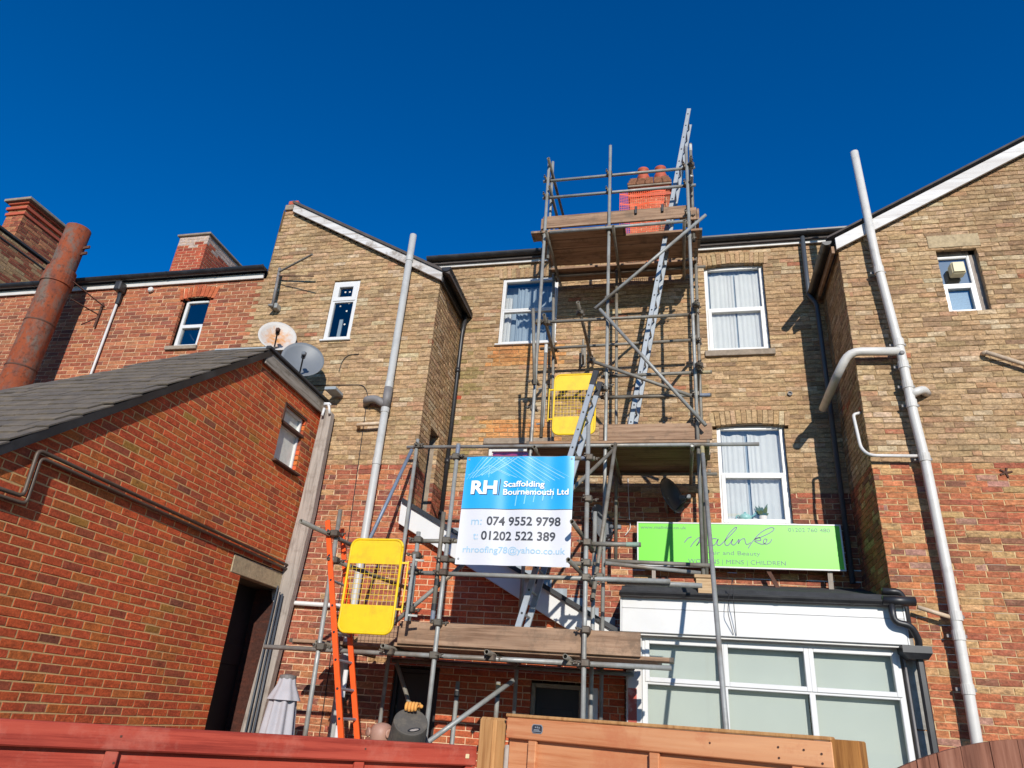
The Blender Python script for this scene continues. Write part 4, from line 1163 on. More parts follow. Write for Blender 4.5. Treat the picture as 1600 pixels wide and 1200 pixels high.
# =================================================================== salon extension
ext = thing("salon_extension", "single storey extension with a deep white fascia and large windows", "building", (0.9, 8.7, GROUND))
YX = 8.6
mb = MB(); mb.box(-0.63, 2.37, YX, YX + 0.03, 1.275, 1.42, 0.004); part("fascia_board", mb, M['upvc'], ext)
mb = MB(); mb.box(-0.63, 2.37, YX - 0.006, YX + 0.03, 1.01, 1.271, 0.004); part("fascia_board", mb, M['upvc'], ext)
mb = MB(); mb.box(2.372, 2.39, YX - 0.008, YX + 0.1, 1.01, 1.42, 0.003); part("fascia_corner", mb, M['upvc'], ext); mb = MB(); mb.box(-0.65, -0.632, YX - 0.008, YX + 0.6, 1.01, 1.42, 0.003); part("fascia_corner", mb, M['upvc'], ext)
mb = MB(); mb.box(-0.62, 2.37, YX + 0.03, YX + 0.17, 0.985, 1.01); part("soffit", mb, M['upvc_old'], ext)
gutter(ext, (-0.65, YX - 0.07, 1.45), (2.42, YX - 0.07, 1.45), 0.055, 0.75)
mb = MB()
mb.add([(-0.66, YX - 0.06, 1.44), (2.36, YX - 0.06, 1.44), (2.36, YM, 1.86), (-0.66, YM, 1.86), (-0.66, YX - 0.06, 1.40), (2.36, YX - 0.06, 1.40), (2.36, YM, 1.80), (-0.66, YM, 1.80)],
       [(0, 1, 2, 3), (4, 7, 6, 5), (0, 4, 5, 1), (0, 3, 7, 4), (1, 5, 6, 2)])
part("roof", mb, M['felt'], ext)
# upstand kerb that shows above the gutter
mb = MB(); mb.add([(-0.64, YX - 0.02, 1.45), (2.40, YX - 0.02, 1.45), (2.40, YX + 0.12, 1.545), (-0.64, YX + 0.12, 1.545)], [(0, 1, 2, 3)]); part("eaves_felt", mb, M['felt'], ext)
PX = lambda u, z, d=0.0: Vector((u, 8.75 - d, z))
x0, x1, zt, zb = -0.41, 2.31, 0.99, -1.2
cols = [(-0.41, 0.49), (0.49, 1.39), (1.39, 2.31)]
cells = []
H_ = zt - zb
split = (0.50 - zb) / H_
for (a, b) in cols:
    cells.append(((a - x0) / (x1 - x0), (b - x0) / (x1 - x0), split, 1.0, True))
    cells.append(((a - x0) / (x1 - x0), (b - x0) / (x1 - x0), 0.0, split, False))
w = window(ext, PX, x0, x1, zb, zt, 0.0, cells, fw=0.06, sash=0.05, glass_mat='glass_bay')
w["label"] = "wide white window of three bays with blinds down"
for (a, b) in cols:
    mb = MB(); mb.quad((a + 0.03, 8.87, zb), (b - 0.03, 8.87, zb), (b - 0.03, 8.87, zt - 0.02), (a + 0.03, 8.87, zt - 0.02)); part("roller_blind", mb, M['blind'], w)
mb = MB(); mb.box(-0.41, 2.35, 8.76, 8.84, GROUND, zb - 0.002, 0.004); part("base_wall", mb, M['upvc_old'], ext)
mb = MB(); mb.box(-0.58, -0.412, 8.70, 8.86, GROUND, 1.0, 0.006); part("door_jamb", mb, M['upvc_old'], ext)
mb = MB(); mb.box(-0.565, -0.47, 8.694, 8.70, GROUND, 0.42, 0.002); part("jamb_paint", mb, M['peel'], ext)["label"] = "red paint peeling on the white jamb"
mb = MB(); mb.box(2.335, 2.355, 8.72, 8.85, GROUND, 1.0, 0.003); part("corner_trim", mb, M['pipe_dull'], ext)
mb = MB(); mb.box(2.36, 2.50, 8.82, 8.895, GROUND, 0.2, 0.006); mb.box(2.36, 2.49, 8.822, 8.895, 0.21, 1.25, 0.006); part("concrete_pier", mb, M['pier'], ext)
mb = MB(); mb.box(-0.60, -0.58, 8.86, YM, GROUND, 1.45); part("flank_wall", mb, M['brick_red'], ext, colours=True)
mb = MB()
mb.add([(2.29, 8.52, 1.0), (2.57, 8.52, 1.0), (2.57, 8.74, 1.0), (2.29, 8.74, 1.0), (2.35, 8.55, 0.87), (2.53, 8.55, 0.87), (2.53, 8.72, 0.87), (2.35, 8.72, 0.87), (2.29, 8.52, 0.93), (2.57, 8.52, 0.93), (2.57, 8.74, 0.93), (2.29, 8.74, 0.93)],
       [(0, 1, 2, 3), (8, 0, 3, 11), (0, 8, 9, 1), (1, 9, 10, 2), (2, 10, 11, 3), (8, 4, 5, 9), (9, 5, 6, 10), (10, 6, 7, 11), (11, 7, 4, 8), (4, 7, 6, 5)])
part("hopper", mb, M['grey_blue_pipe'] if False else M['black_plastic'], ext)
mb = MB(); mb.box(2.43, 2.50, 8.60, 8.67, GROUND, 0.88, 0.015); part("downpipe", mb, M['black_plastic'], ext)
mb = MB(); mb.path([(2.24, 8.50, 1.42), (2.24, 8.50, 1.22), (2.40, 8.50, 1.20), (2.47, 8.56, 1.05), (2.46, 8.60, 0.96)], 0.036, 12, bend=0.07); mb.tube((2.16, 8.50, 1.445), (2.48, 8.50, 1.445), 0.05, 12); part("downpipe_offset", mb, M['black_plastic'], ext, smooth=True)
mb = MB(); mb.path([(2.22, 8.7, 1.58), (2.40, 8.72, 1.58), (2.44, 8.74, 1.5), (2.44, 8.74, 1.1)], 0.036, 12, bend=0.08); part("downpipe_offset", mb, M['black_plastic'], ext, smooth=True)
mb = MB(); mb.path([(0.62, YX - 0.15, 1.62), (0.57, YX - 0.14, 1.44), (0.545, YX - 0.135, 1.25), (0.60, YX - 0.02, 1.03)], 0.004, 6, bend=0.05); mb.path([(0.62, YX - 0.15, 1.62), (0.615, YX - 0.135, 1.35), (0.63, YX - 0.02, 1.02)], 0.004, 6, bend=0.05); part("loose_cable", mb, M['cable'], ext)

# =================================================================== scaffold
TR = 0.0242
cm = MB()
cm.box(-0.034, 0.034, -0.036, 0.036, -0.028, 0.028, 0.008)
cm.tube((-0.03, -0.02, 0.0), (-0.03, -0.085, 0.012), 0.008, 8)
cm.box(-0.044, -0.016, -0.07, -0.055, -0.014, 0.014, 0.003)
cm.tube((0.03, 0.03, 0.0), (0.085, 0.03, 0.01), 0.008, 8)
cm.box(0.055, 0.07, 0.016, 0.044, -0.014, 0.014, 0.003)
COUPLER = cm.mesh("coupler", M['coupler'])
def coupler(root, p, rz=0.0, k=1.0):
    inst("coupler", COUPLER, Matrix.Translation(Vector(p)) @ Matrix.Rotation(rz, 4, 'Z') @ Matrix.Scale(k * 1.25, 4), root).matrix_parent_inverse = Matrix.Translation(-root.location)
def tube_part(root, name, p, q, mat='galv', r=TR, label=None):
    mb = MB(); mb.tube(p, q, r, 14, hollow=True)
    o = part(name, mb, M[mat], root, smooth=False)
    for poly in o.data.polygons:
        poly.use_smooth = len(poly.vertices) == 4
    if label: o["label"] = label
    rt = random.Random(round(p[0] * 31 + q[2] * 17, 3))
    if rt.random() < 0.28:
        P_, Q_ = Vector(p), Vector(q); L_ = (Q_ - P_).length; d_ = (Q_ - P_) / L_
        e_ = Q_ if rt.random() < 0.7 else P_ + d_ * 0.16
        mb = MB(); mb.tube(e_ - d_ * 0.15, e_ - d_ * 0.02, r + 0.0012, 14)
        part("paint_band", mb, M[rt.choice(('band_green', 'band_white', 'band_yellow', 'band_blue'))], o, smooth=False)
    return o
def board(root, x0, x1, y0, y1, z0, z1, mat='board', name="deck_board", tilt=0.0):
    mb = MB(); mb.box(x0, x1, y0, y1, z0, z1, 0.004)
    b = part(name, mb, M[mat], root)
    for x in (x0, x1):
        if name != "deck_board": break
        e = MB(); e.box(x - 0.012 if x == x0 else x - 0.028, x + 0.028 if x == x0 else x + 0.012, y0 - 0.002, y1 + 0.002, z0 - 0.002, z1 + 0.002, 0.002)
        part("end_band", e, M['coupler'], b)
    return b

tower = thing("scaffold_tower", "tall steel scaffold tower rising past the eaves to the chimney", "scaffold", (-0.8, 9.2, GROUND))
FY, BY = 8.70, 9.75
stand = [((-1.86, FY, GROUND), (-1.85, FY, 8.34), 'galv'), ((-0.87, FY, GROUND), (-0.85, FY, 8.54), 'galv'), ((0.31, FY, 1.68), (0.34, FY, 8.35), 'galv'),
         ((-1.68, BY, 2.0), (-1.92, BY, 7.86), 'galv_dull'), ((0.39, BY, 1.78), (0.46, BY, 7.85), 'galv_dull'), ((-1.84, 9.0, 6.6), (-1.85, 9.0, 8.60), 'galv'),
         ((-1.84, 8.60, 4.2), (-1.93, 8.60, 5.43), 'galv_dull'), ((-1.71, 8.62, 3.42), (-1.71, 8.62, 4.85), 'galv_dull'), ((0.40, 8.95, 6.7), (0.42, 8.95, 8.65), 'galv_dull'), ((-0.80, BY, 2.0), (-0.82, BY, 6.85), 'galv_dull')]
for p, q, m_ in stand: tube_part(tower, "standard", p, q, m_)
for p, q, m_ in (((-1.94, 8.76, 7.97), (0.46, 8.76, 7.97), 'galv'), ((-1.93, 8.76, 7.62), (0.46, 8.76, 7.62), 'galv')):
    tube_part(tower, "guard_rail", p, q, m_)
tube_part(tower, "guard_rail", (-1.83, 8.52, 8.23), (-1.81, 10.0, 8.27), 'galv_dull')
tube_part(tower, "guard_rail", (-1.80, 8.60, 7.72), (-1.80, 10.0, 7.74), 'galv_dull')
tube_part(tower, "guard_rail", (0.40, 8.56, 8.02), (0.40, 10.0, 8.02), 'galv_dull')
tube_part(tower, "guard_rail", (0.40, 8.58, 7.66), (0.40, 10.0, 7.66), 'galv_dull')
led = [((-1.76, 8.645, 6.83), (0.24, 8.645, 6.85), 'galv'), ((-1.97, 8.755, 5.29), (0.33, 8.755, 5.30), 'galv_dull'), ((-2.02, 9.70, 5.37), (0.36, 9.70, 5.42), 'galv_dull'),
       ((-0.94, 8.755, 4.37), (0.54, 8.755, 4.39), 'galv_dull'), ((-0.94, 8.755, 4.05), (0.52, 8.755, 4.05), 'galv_dull'), ((-3.60, 8.645, 3.31), (1.05, 8.645, 3.31), 'galv'), ((-1.9, 9.80, 3.31), (0.6, 9.80, 3.31), 'galv_dull'), ((-1.9, 9.80, 6.82), (0.6, 9.80, 6.82), 'galv_dull')]
for p, q, m_ in led: tube_part(tower, "ledger", p, q, m_)
for p, q in (((-1.03, 8.60, 5.38), (0.57, 8.60, 6.90)), ((-0.96, 8.60, 5.37), (0.42, 8.60, 3.55)), ((-1.04, 8.62, 4.54), (0.26, 8.62, 3.98))):
    tube_part(tower, "brace", p, q, 'galv' if p[2] > 5 else 'galv_dull')
for p, q in (((-1.26, 8.48, 5.43), (-1.22, 10.1, 5.26)), ((-1.74, 8.48, 5.25), (-1.80, 9.95, 5.24)), ((-1.8, 8.55, 6.79), (-1.8, 10.08, 6.79)), ((-0.78, 8.55, 6.79), (-0.78, 10.08, 6.79)), ((0.26, 8.55, 6.79), (0.26, 10.08, 6.79)),
             ((-1.78, 8.55, 3.265), (-1.78, 10.1, 3.265)), ((-0.76, 8.55, 3.265), (-0.76, 10.1, 3.265)), ((0.24, 8.55, 3.265), (0.24, 10.1, 3.265)), ((0.37, 8.5, 4.42), (0.37, 9.9, 4.42)), ((0.37, 8.5, 5.36), (0.37, 9.9, 5.36))):
    tube_part(tower, "transom", p, q, 'galv_dull')
for x, zs in ((-1.86, (7.97, 7.62, 6.86, 5.28, 4.30, 3.9, 3.31)), (-0.86, (7.97, 7.62, 6.86, 5.30, 5.62, 4.38, 4.05, 3.31, 4.2)), (0.325, (7.97, 7.62, 7.05, 6.86, 6.62, 5.28, 4.9, 4.38, 4.05, 3.66, 3.31))):
    for z in zs: coupler(tower, (x, FY + 0.03, z), random.Random(z).choice((0, math.pi / 2, math.pi)))
for p in ((-1.06, 8.62, 4.56), (-1.26, 8.72, 5.40), (-1.74, 8.72, 5.26), (0.40, 8.72, 8.0), (0.37, 8.6, 4.42), (0.37, 8.6, 5.36), (-3.44, 8.62, 3.32), (-1.8, BY, 5.38), (0.42, BY, 5.41), (-0.9, 8.6, 4.12)): coupler(tower, p, 0.6)
rb = random.Random(8)
for i, (y0, x0) in enumerate(((8.66, -2.05), (8.89, -1.92), (9.12, -1.94), (9.35, -1.90), (9.66, -1.93), (9.89, -1.88))):
    x1 = -0.62 if i == 0 else 0.47 + rb.uniform(-0.04, 0.05)
    board(tower, x0, x1, y0, y0 + (0.222 if i < 5 else 0.15), 6.855 + rb.uniform(0, 0.004), 6.895)
for i in range(6):
    y0 = 8.66 + i * 0.23
    board(tower, -1.90 + rb.uniform(-0.05, 0.05), 0.48 + rb.uniform(-0.05, 0.06), y0, y0 + 0.222 if i < 5 else y0 + 0.1, 3.345 + rb.uniform(0, 0.004), 3.385)
board(tower, -1.90, 0.33, 8.735, 8.773, 7.0, 7.225, name="toe_board"); board(tower, 0.20, 0.45, 8.78, 8.818, 6.98, 7.21, name="toe_board")
board(tower, -0.95, 0.50, 8.735, 8.773, 3.42, 3.645, name="toe_board")
mb = MB(); mb.box(-1.93, -1.892, 8.75, 9.95, 7.0, 7.2, 0.004); part("toe_board", mb, M['board'], tower)
mb = MB(); mb.box(0.455, 0.49, 8.8, 9.95, 7.0, 7.2, 0.004); part("toe_board", mb, M['board'], tower)
mb = MB(); mb.box(0.20, 0.44, FY - 0.12, FY + 0.12, 1.64, 1.68, 0.01); mb.box(0.22, 0.42, FY - 0.1, FY + 0.1, 1.56, 1.64, 0.004); mb.box(0.24, 0.40, FY - 0.1, FY + 0.1, 1.46, 1.56, 0.004); part("base_block", mb, M['board_pale'], tower)
tube_part(tower, "raker", (0.36, 8.56, 3.25), (0.37, 5.64, GROUND), 'galv', label="long raking tube leaning out over the extension windows")
tube_part(tower, "raker", (-0.72, 8.58, 3.31), (-0.86, 7.6, 1.20), 'galv_dull')
tube_part(tower, "brace", (-0.74, 8.56, 3.22), (-1.55, 7.5, 1.9), 'galv_dull')
tube_part(tower, "ledger", (-0.80, 8.25, 1.71), (0.27, 8.62, 1.70), 'galv'); tube_part(tower, "ledger", (-0.83, 8.6, 1.81), (0.40, 8.66, 1.80), 'galv_dull')

bay = thing("scaffold_bay", "low scaffold bay with the banner in front of the lean-to", "scaffold", (-2.2, 7.9, GROUND))
AY = 7.35
for p, q, m_ in (((-2.44, AY, GROUND), (-2.43, AY, 2.85), 'galv'), ((-2.52, AY + 0.05, 0.86), (-2.53, AY + 0.05, 2.05), 'galv_dull'), ((-0.89, AY, GROUND), (-0.92, AY, 3.06), 'galv'), ((-0.93, 8.2, GROUND), (-0.92, 8.2, 2.30), 'galv'),
                 ((-2.76, AY, 0.86), (-2.78, AY, 1.81), 'galv'), ((-3.42, 8.60, GROUND), (-3.44, 8.60, 3.41), 'galv'), ((-3.55, 7.1, GROUND), (-3.64, 7.1, 1.98), 'galv'), ((-2.44, 8.3, GROUND), (-2.44, 8.3, 0.35), 'galv'), ((-1.9, 8.0, GROUND), (-1.9, 8.0, 0.36), 'galv'), ((-2.86, 7.55, 0.7), (-2.88, 7.55, 1.5), 'alu')):
    tube_part(bay, "standard", p, q, m_)
for p, q, m_ in (((-4.41, AY + 0.06, 0.53), (-0.07, AY + 0.06, 0.555), 'galv'), ((-2.86, AY + 0.06, 1.375), (-0.06, AY + 0.06, 1.37), 'galv'), ((-0.7, AY + 0.12, 1.36), (0.25, AY + 0.12, 1.35), 'galv'), ((-2.90, AY + 0.06, 1.72), (-2.30, AY + 0.06, 1.73), 'galv_dull'),
                 ((-2.52, AY + 0.02, 2.69), (-0.84, AY + 0.02, 2.67), 'galv_dull'), ((-2.50, AY + 0.05, 1.515), (-0.84, AY + 0.05, 1.52), 'galv_dull'), ((-0.90, AY + 0.06, 1.73), (-0.35, AY + 0.06, 1.735), 'galv_dull'), ((-3.4, 8.66, 0.55), (-0.5, 8.66, 0.56), 'galv_dull')):
    tube_part(bay, "ledger", p, q, m_)
for p, q, m_ in (((-3.15, 7.62, 0.76), (-2.20, 7.62, 1.62), 'galv'), ((-2.55, 7.15, -0.40), (-1.72, 7.92, 0.38), 'galv'), ((-3.49, 8.56, 3.24), (-3.68, 7.9, 1.6), 'galv_blue'), ((-3.2, 8.3, 0.5), (-2.6, 8.5, -0.8), 'galv_dull')):
    tube_part(bay, "brace", p, q, m_)
tube_part(bay, "transom", (-3.80, 6.58, 1.71), (-3.55, 7.8, 1.66), 'galv_dull', label="stub of tube pointing at the viewer above the orange ladder")
tube_part(bay, "transom", (-3.62, 7.05, 1.42), (-3.3, 8.6, 1.40), 'galv_dull')
for x in (-3.66, -2.93, -1.84, -1.06): tube_part(bay, "transom", (x, 7.14, 0.585), (x - 0.02, 8.75, 0.59), 'galv_dull')
tube_part(bay, "transom", (-1.02, 7.0, 1.86), (-0.93, 8.3, 1.84), 'galv_dull'); tube_part(bay, "transom", (-1.04, 6.98, 1.47), (-0.93, 8.3, 1.46), 'galv_dull')
for p in ((-2.44, AY, 2.69), (-2.44, AY, 1.72), (-2.44, AY, 1.515), (-2.44, AY, 1.375), (-2.44, AY, 0.86), (-2.44, AY, 0.54), (-0.9, AY, 2.67), (-0.9, AY, 2.2), (-0.9, AY, 1.73), (-0.9, AY, 1.52), (-0.9, AY, 1.37), (-0.89, AY, 0.86), (-0.89, AY, 0.55), (-2.77, AY, 1.72), (-2.77, AY, 1.375), (-2.77, AY, 1.55), (-2.76, AY, 0.98),
          (-3.58, 7.1, 0.54), (-3.63, 7.05, 1.70), (-3.6, 7.1, 1.42), (-2.93, 7.36, 0.55), (-1.84, 7.36, 0.55), (-1.06, 7.36, 0.55), (-3.43, 8.6, 3.31), (-0.93, 8.2, 1.85), (-0.93, 8.2, 1.46), (-0.8, 7.7, 1.45)): coupler(bay, p, random.Random(p[0] + p[2]).choice((0, math.pi / 2, math.pi)))
for x, y, z in ((-2.52, AY + 0.05, 1.28), (-2.52, AY + 0.05, 1.02), (-0.93, 8.2, 1.3), (-2.44, 8.3, 0.22), (-1.9, 8.0, 0.24), (-0.93, 8.2, -0.05)):
    mb = MB(); mb.tube((x, y, z - 0.035), (x, y, z + 0.035), TR + 0.004, 12); part("black_sleeve", mb, M['sleeve'], bay)
for i in range(6):
    y0 = 7.44 + i * 0.23
    xa = (-2.95, -4.26, -4.1, -4.2, -4.15, -3.5)[i]; xb = (-0.06, -0.18, -0.3, -0.35, -0.4, -0.5)[i]
    board(bay, xa, xb, y0, y0 + 0.218 + rb.uniform(-0.006, 0.004), 0.612 + rb.uniform(0, 0.004), 0.652)
board(bay, -2.88, -0.36, AY + 0.045, AY + 0.083, 0.64, 0.865, name="toe_board")
board(bay, -3.60, -2.95, 8.0, 8.038, 0.66, 0.88, name="toe_board")

# ------------------------------------------------------------------ ladders
def ladder(label, base, top, side, width, mat, rung_mat, n, group=None, stile=(0.03, 0.068), cap=None, name="ladder"):
    base, top, side = Vector(base), Vector(top), Vector(side).normalized()
    root = thing(name, label, "ladder", base, group)
    d = (top - base).normalized()
    for s in (0, 1):
        mb = MB(); o = side * (width * s)
        mb.bar(base + o, top + o, stile[0], stile[1], 0.004, up=d.cross(side))
        st = part("stile", mb, M[mat], root)
        if cap:
            cb = MB(); cb.bar(top + o - d * 0.22, top + o + d * 0.01, stile[0] + 0.008, stile[1] + 0.008, 0.004, up=d.cross(side)); part("stile_cap", cb, M[cap], root)
        pl = MB()
        for i in range(n):
            t = (i + 0.5) / n
            c = base.lerp(top, t) + o
            pl.tube(c - side * (stile[0] / 2 + 0.004), c + side * (stile[0] / 2 + 0.004), 0.013, 8)
        part("rung_plug", pl, M['sleeve'], st)["kind"] = "stuff"
    for i in range(n):
        t = (i + 0.5) / n
        c = base.lerp(top, t)
        mb = MB(); mb.tube(c, c + side * width, 0.014, 8); part("rung", mb, M[rung_mat], root)
    return root
ladder("long aluminium ladder leaning up past the chimney to the top deck", (-0.61, 9.0, 3.40), (0.43, 9.0, 9.48), (0.05, 1, 0), 0.36, 'alu', 'alu', 24)
ladder("short aluminium ladder from behind the banner up to the upper yellow gate", (-1.70, 7.62, 0.66), (-0.945, 8.2, 4.17), (0.05, 1, 0), 0.34, 'alu', 'alu', 14, cap='sleeve')
ladder("orange ladder leaning beside the lower yellow gate", (-2.66, 6.80, GROUND), (-3.76, 7.08, 1.85), (0.02, 1, 0), 0.36, 'orange_paint', 'alu', 14, stile=(0.03, 0.055))

# ------------------------------------------------------------------ yellow safety gates
def gate(label, x0, x1, z0, z1, y, hinge):
    root = thing("safety_gate", label, "gate", ((x0 + x1) / 2, y, z0), "yellow scaffold safety gates")
    W, H = x1 - x0, z1 - z0
    r = 0.085
    pts = []
    for cx, cz, a0 in ((x1 - r, z1 - r, 0), (x0 + r, z1 - r, 90), (x0 + r, z0 + r, 180), (x1 - r, z0 + r, 270)):
        for k in range(6):
            a = math.radians(a0 + 18 * k); pts.append((cx + r * math.cos(a), y, cz + r * math.sin(a)))
    pts.append(pts[0])
    mb = MB(); mb.path(pts, 0.014, 8); part("frame", mb, M['yellow_paint'], root, smooth=True)
    zt, zb = z1 - 0.27 * H, z0 + 0.29 * H
    def plate(za, zc, top):
        ring = []
        q = [p for p in pts[:-1] if (p[2] >= za if top else p[2] <= zc)]
        if top: poly = [(x1, y, za)] + q + [(x0, y, za)]
        else: poly = [(x0, y, zc)] + q + [(x1, y, zc)]
        mb = MB()
        fr = [(p[0], p[1] - 0.004, p[2]) for p in poly]; bkk = [(p[0], p[1] + 0.004, p[2]) for p in poly]
        n = len(poly)
        mb.add(fr + bkk, [tuple(range(n)), tuple(range(2 * n - 1, n - 1, -1))] + [(i, (i + 1) % n, n + (i + 1) % n, n + i) for i in range(n)])
        part("panel", mb, M['yellow_paint'], root)
    plate(zt, z1, True); plate(z0, zb, False)
    mb = MB()
    for i in range(1, 12):
        x = x0 + W * i / 12; mb.tube((x, y, zb), (x, y, zt), 0.0025, 5)
    for i in range(1, 8):
        z = zb + (zt - zb) * i / 8; mb.tube((x0, y, z), (x1, y, z), 0.0025, 5)
    part("wire_mesh", mb, M['yellow_paint'], root)
    hx = x1 + 0.075 if hinge > 0 else x0 - 0.075
    mb = MB(); mb.tube((hx, y + 0.02, zb - 0.06), (hx, y + 0.02, zt + 0.04), 0.009, 8)
    for z in (zt + 0.02, zb - 0.03): mb.bar((x1 if hinge > 0 else x0, y + 0.01, z), (hx, y + 0.02, z), 0.02, 0.02)
    part("hinge_spring", mb, M['yellow_paint'], root)
    mb = MB(); px = hx + 0.06 * (1 if hinge > 0 else -1); mb.box(px - 0.014, px + 0.014, y + 0.01, y + 0.04, zb - 0.14, zt + 0.12, 0.003)
    for z in (zt + 0.06, zb - 0.08): mb.bar((px, y + 0.025, z), (px + 0.1 * (1 if hinge > 0 else -1), y + 0.06, z), 0.02, 0.02)
    part("hinge_post", mb, M['galv'], root)
gate("upper yellow safety gate on the scaffold tower's middle deck", -1.555, -0.995, 3.455, 4.335, 8.60, -1)
gate("lower yellow safety gate behind the orange ladder", -3.43, -2.84, 0.695, 1.655, 7.10, 1)

# ------------------------------------------------------------------ banner and sign
def text_mesh(body, size, width=None, bold=0.0, shear=0.0, align='LEFT', space=1.0):
    cu = bpy.data.curves.new("lettering", 'FONT')
    cu.body = body; cu.size = size; cu.offset = bold; cu.shear = shear; cu.align_x = align; cu.space_character = space
    cu.resolution_u = 4
    ob = bpy.data.objects.new("lettering", cu)
    COL.objects.link(ob)
    dg = bpy.context.evaluated_depsgraph_get()
    me = bpy.data.meshes.new_from_object(ob.evaluated_get(dg))
    bpy.data.objects.remove(ob, do_unlink=True)
    xs = [v.co.x for v in me.vertices]
    if width and xs:
        k = width / (max(xs) - min(xs)); x0 = min(xs)
        for v in me.vertices: v.co.x = (v.co.x - x0) * k
    return me
BY0, BX0, BX1, BZ0, BZ1 = 7.285, -2.29, -1.055, 1.455, 2.665
def bwave(x, z):
    t = (x - BX0) / (BX1 - BX0)
    s = (z - BZ0) / (BZ1 - BZ0)
    return 0.008 * math.sin(t * 17 + s * 1.5) + 0.007 * math.sin(t * 7 - s * 3) * (1 - s) + 0.004 * math.sin(t * 31 + 1) * s
banner = thing("banner", "blue and white scaffolding firm banner tied to the low bay", "banner", ((BX0 + BX1) / 2, BY0, BZ0))
def sheet(z0, z1, mat, name, d=0.0, x0=BX0, x1=BX1):
    mb = MB(); nx, nz = 60, 24
    vs = [(x0 + (x1 - x0) * i / nx - 0.012 * (1 - (z0 + (z1 - z0) * j / nz - BZ0) / (BZ1 - BZ0)), BY0 - d + bwave(x0 + (x1 - x0) * i / nx, z0 + (z1 - z0) * j / nz), z0 + (z1 - z0) * j / nz) for j in range(nz + 1) for i in range(nx + 1)]
    mb.add(vs, [(j * (nx + 1) + i, j * (nx + 1) + i + 1, (j + 1) * (nx + 1) + i + 1, (j + 1) * (nx + 1) + i) for j in range(nz) for i in range(nx)])
    return part(name, mb, M[mat], banner, smooth=True)
ZS = 2.065
sheet(BZ0, ZS - 0.008, 'banner_white', "lower_sheet"); sheet(ZS, BZ1, 'banner_blue', "upper_sheet"); sheet(ZS - 0.008, ZS, 'print_dark', "dividing_line")
def place_text(parent, me, x, z, ybase, mat, name="lettering", wave=None):
    for v in me.vertices:
        X, Z = x + v.co.x, z + v.co.y
        v.co = Vector((X, ybase + (wave(X, Z) if wave else 0.0), Z))
    me.materials.clear(); me.materials.append(M[mat])
    o = bpy.data.objects.new(name, me)
    return link(o, parent)
TY = BY0 - 0.004
for dx, dz, y_, m_ in ((0.008, -0.008, BY0 - 0.003, 'print_shadow'), (0, 0, BY0 - 0.006, 'print_white')):
    place_text(banner, text_mesh("RH", 0.205, 0.30, 0.008), BX0 + 0.085 + dx, 2.235 + dz, y_, m_, wave=bwave)
    place_text(banner, text_mesh("Scaffolding", 0.092, 0.46, 0.0018), BX0 + 0.455 + dx * 0.5, 2.315 + dz * 0.5, y_, m_, wave=bwave)
    place_text(banner, text_mesh("Bournemouth Ltd", 0.092, 0.73, 0.0018), BX0 + 0.455 + dx * 0.5, 2.225 + dz * 0.5, y_, m_, wave=bwave)
mb = MB(); mb.quad((BX0 + 0.405, TY - 0.006, 2.22), (BX0 + 0.415, TY - 0.006, 2.22), (BX0 + 0.425, TY - 0.006, 2.40), (BX0 + 0.415, TY - 0.006, 2.40)); part("divider", mb, M['print_dark'], banner)
place_text(banner, text_mesh("m:", 0.12, 0.12), BX0 + 0.125, 1.885, TY, 'print_pale', wave=bwave)
place_text(banner, text_mesh("074 9552 9798", 0.13, 0.81, 0.003), BX0 + 0.30, 1.885, TY, 'print_dark', wave=bwave)
place_text(banner, text_mesh("t:", 0.12, 0.055), BX0 + 0.16, 1.725, TY, 'print_pale', wave=bwave)
place_text(banner, text_mesh("01202 522 389", 0.13, 0.81, 0.003), BX0 + 0.25, 1.725, TY, 'print_dark', wave=bwave)
place_text(banner, text_mesh("rhroofing78@yahoo.co.uk", 0.095, 1.11, 0.0008), BX0 + 0.06, 1.585, TY, 'print_pale', wave=bwave)
# pale line drawing of a frame building across the blue
mb = MB()
def stroke(x0, z0, x1, z1, wd=0.006):
    n = 10
    for i in range(n):
        a, b = i / n, (i + 1) / n
        xa, za, xb, zb_ = x0 + (x1 - x0) * a, z0 + (z1 - z0) * a, x0 + (x1 - x0) * b, z0 + (z1 - z0) * b
        if min(za, zb_) < ZS or max(za, zb_) > BZ1 - 0.005: continue
        dx, dz = x1 - x0, z1 - z0; L = math.hypot(dx, dz); nx, nz = -dz / L * wd / 2, dx / L * wd / 2
        f = lambda x, z: (x, BY0 - 0.0022 + bwave(x, z), z)
        mb.quad(f(xa + nx, za + nz), f(xa - nx, za - nz), f(xb - nx, zb_ - nz), f(xb + nx, zb_ + nz))
rb2 = random.Random(4)
for i in range(9): stroke(BX0 + 0.02 + i * 0.035, 2.40 + i * 0.008, BX0 + 0.2 + i * 0.05, 2.66, 0.004 + 0.004 * (i % 3))
for i in range(9): stroke(BX0 + 0.3 + i * 0.06, 2.655, BX0 + 0.75 + i * 0.055, 2.34 + i * 0.01, 0.004 + 0.005 * (i % 2))
stroke(BX0 + 0.03, 2.45, BX0 + 0.28, 2.56, 0.007); stroke(BX0 + 0.28, 2.56, BX0 + 0.60, 2.42, 0.007); stroke(BX0 + 0.28, 2.56, BX0 + 0.28, 2.42); stroke(BX0 + 0.12, 2.42, BX0 + 0.34, 2.52); stroke(BX0 + 0.34, 2.52, BX0 + 0.52, 2.44)
for i in range(5): stroke(BX0 + 0.6 + i * 0.1, 2.10 + 0.02 * i, BX0 + 0.62 + i * 0.1, 2.3, 0.01)
part("line_drawing", mb, M['banner_line'], banner)["kind"] = "stuff"
mb = MB()
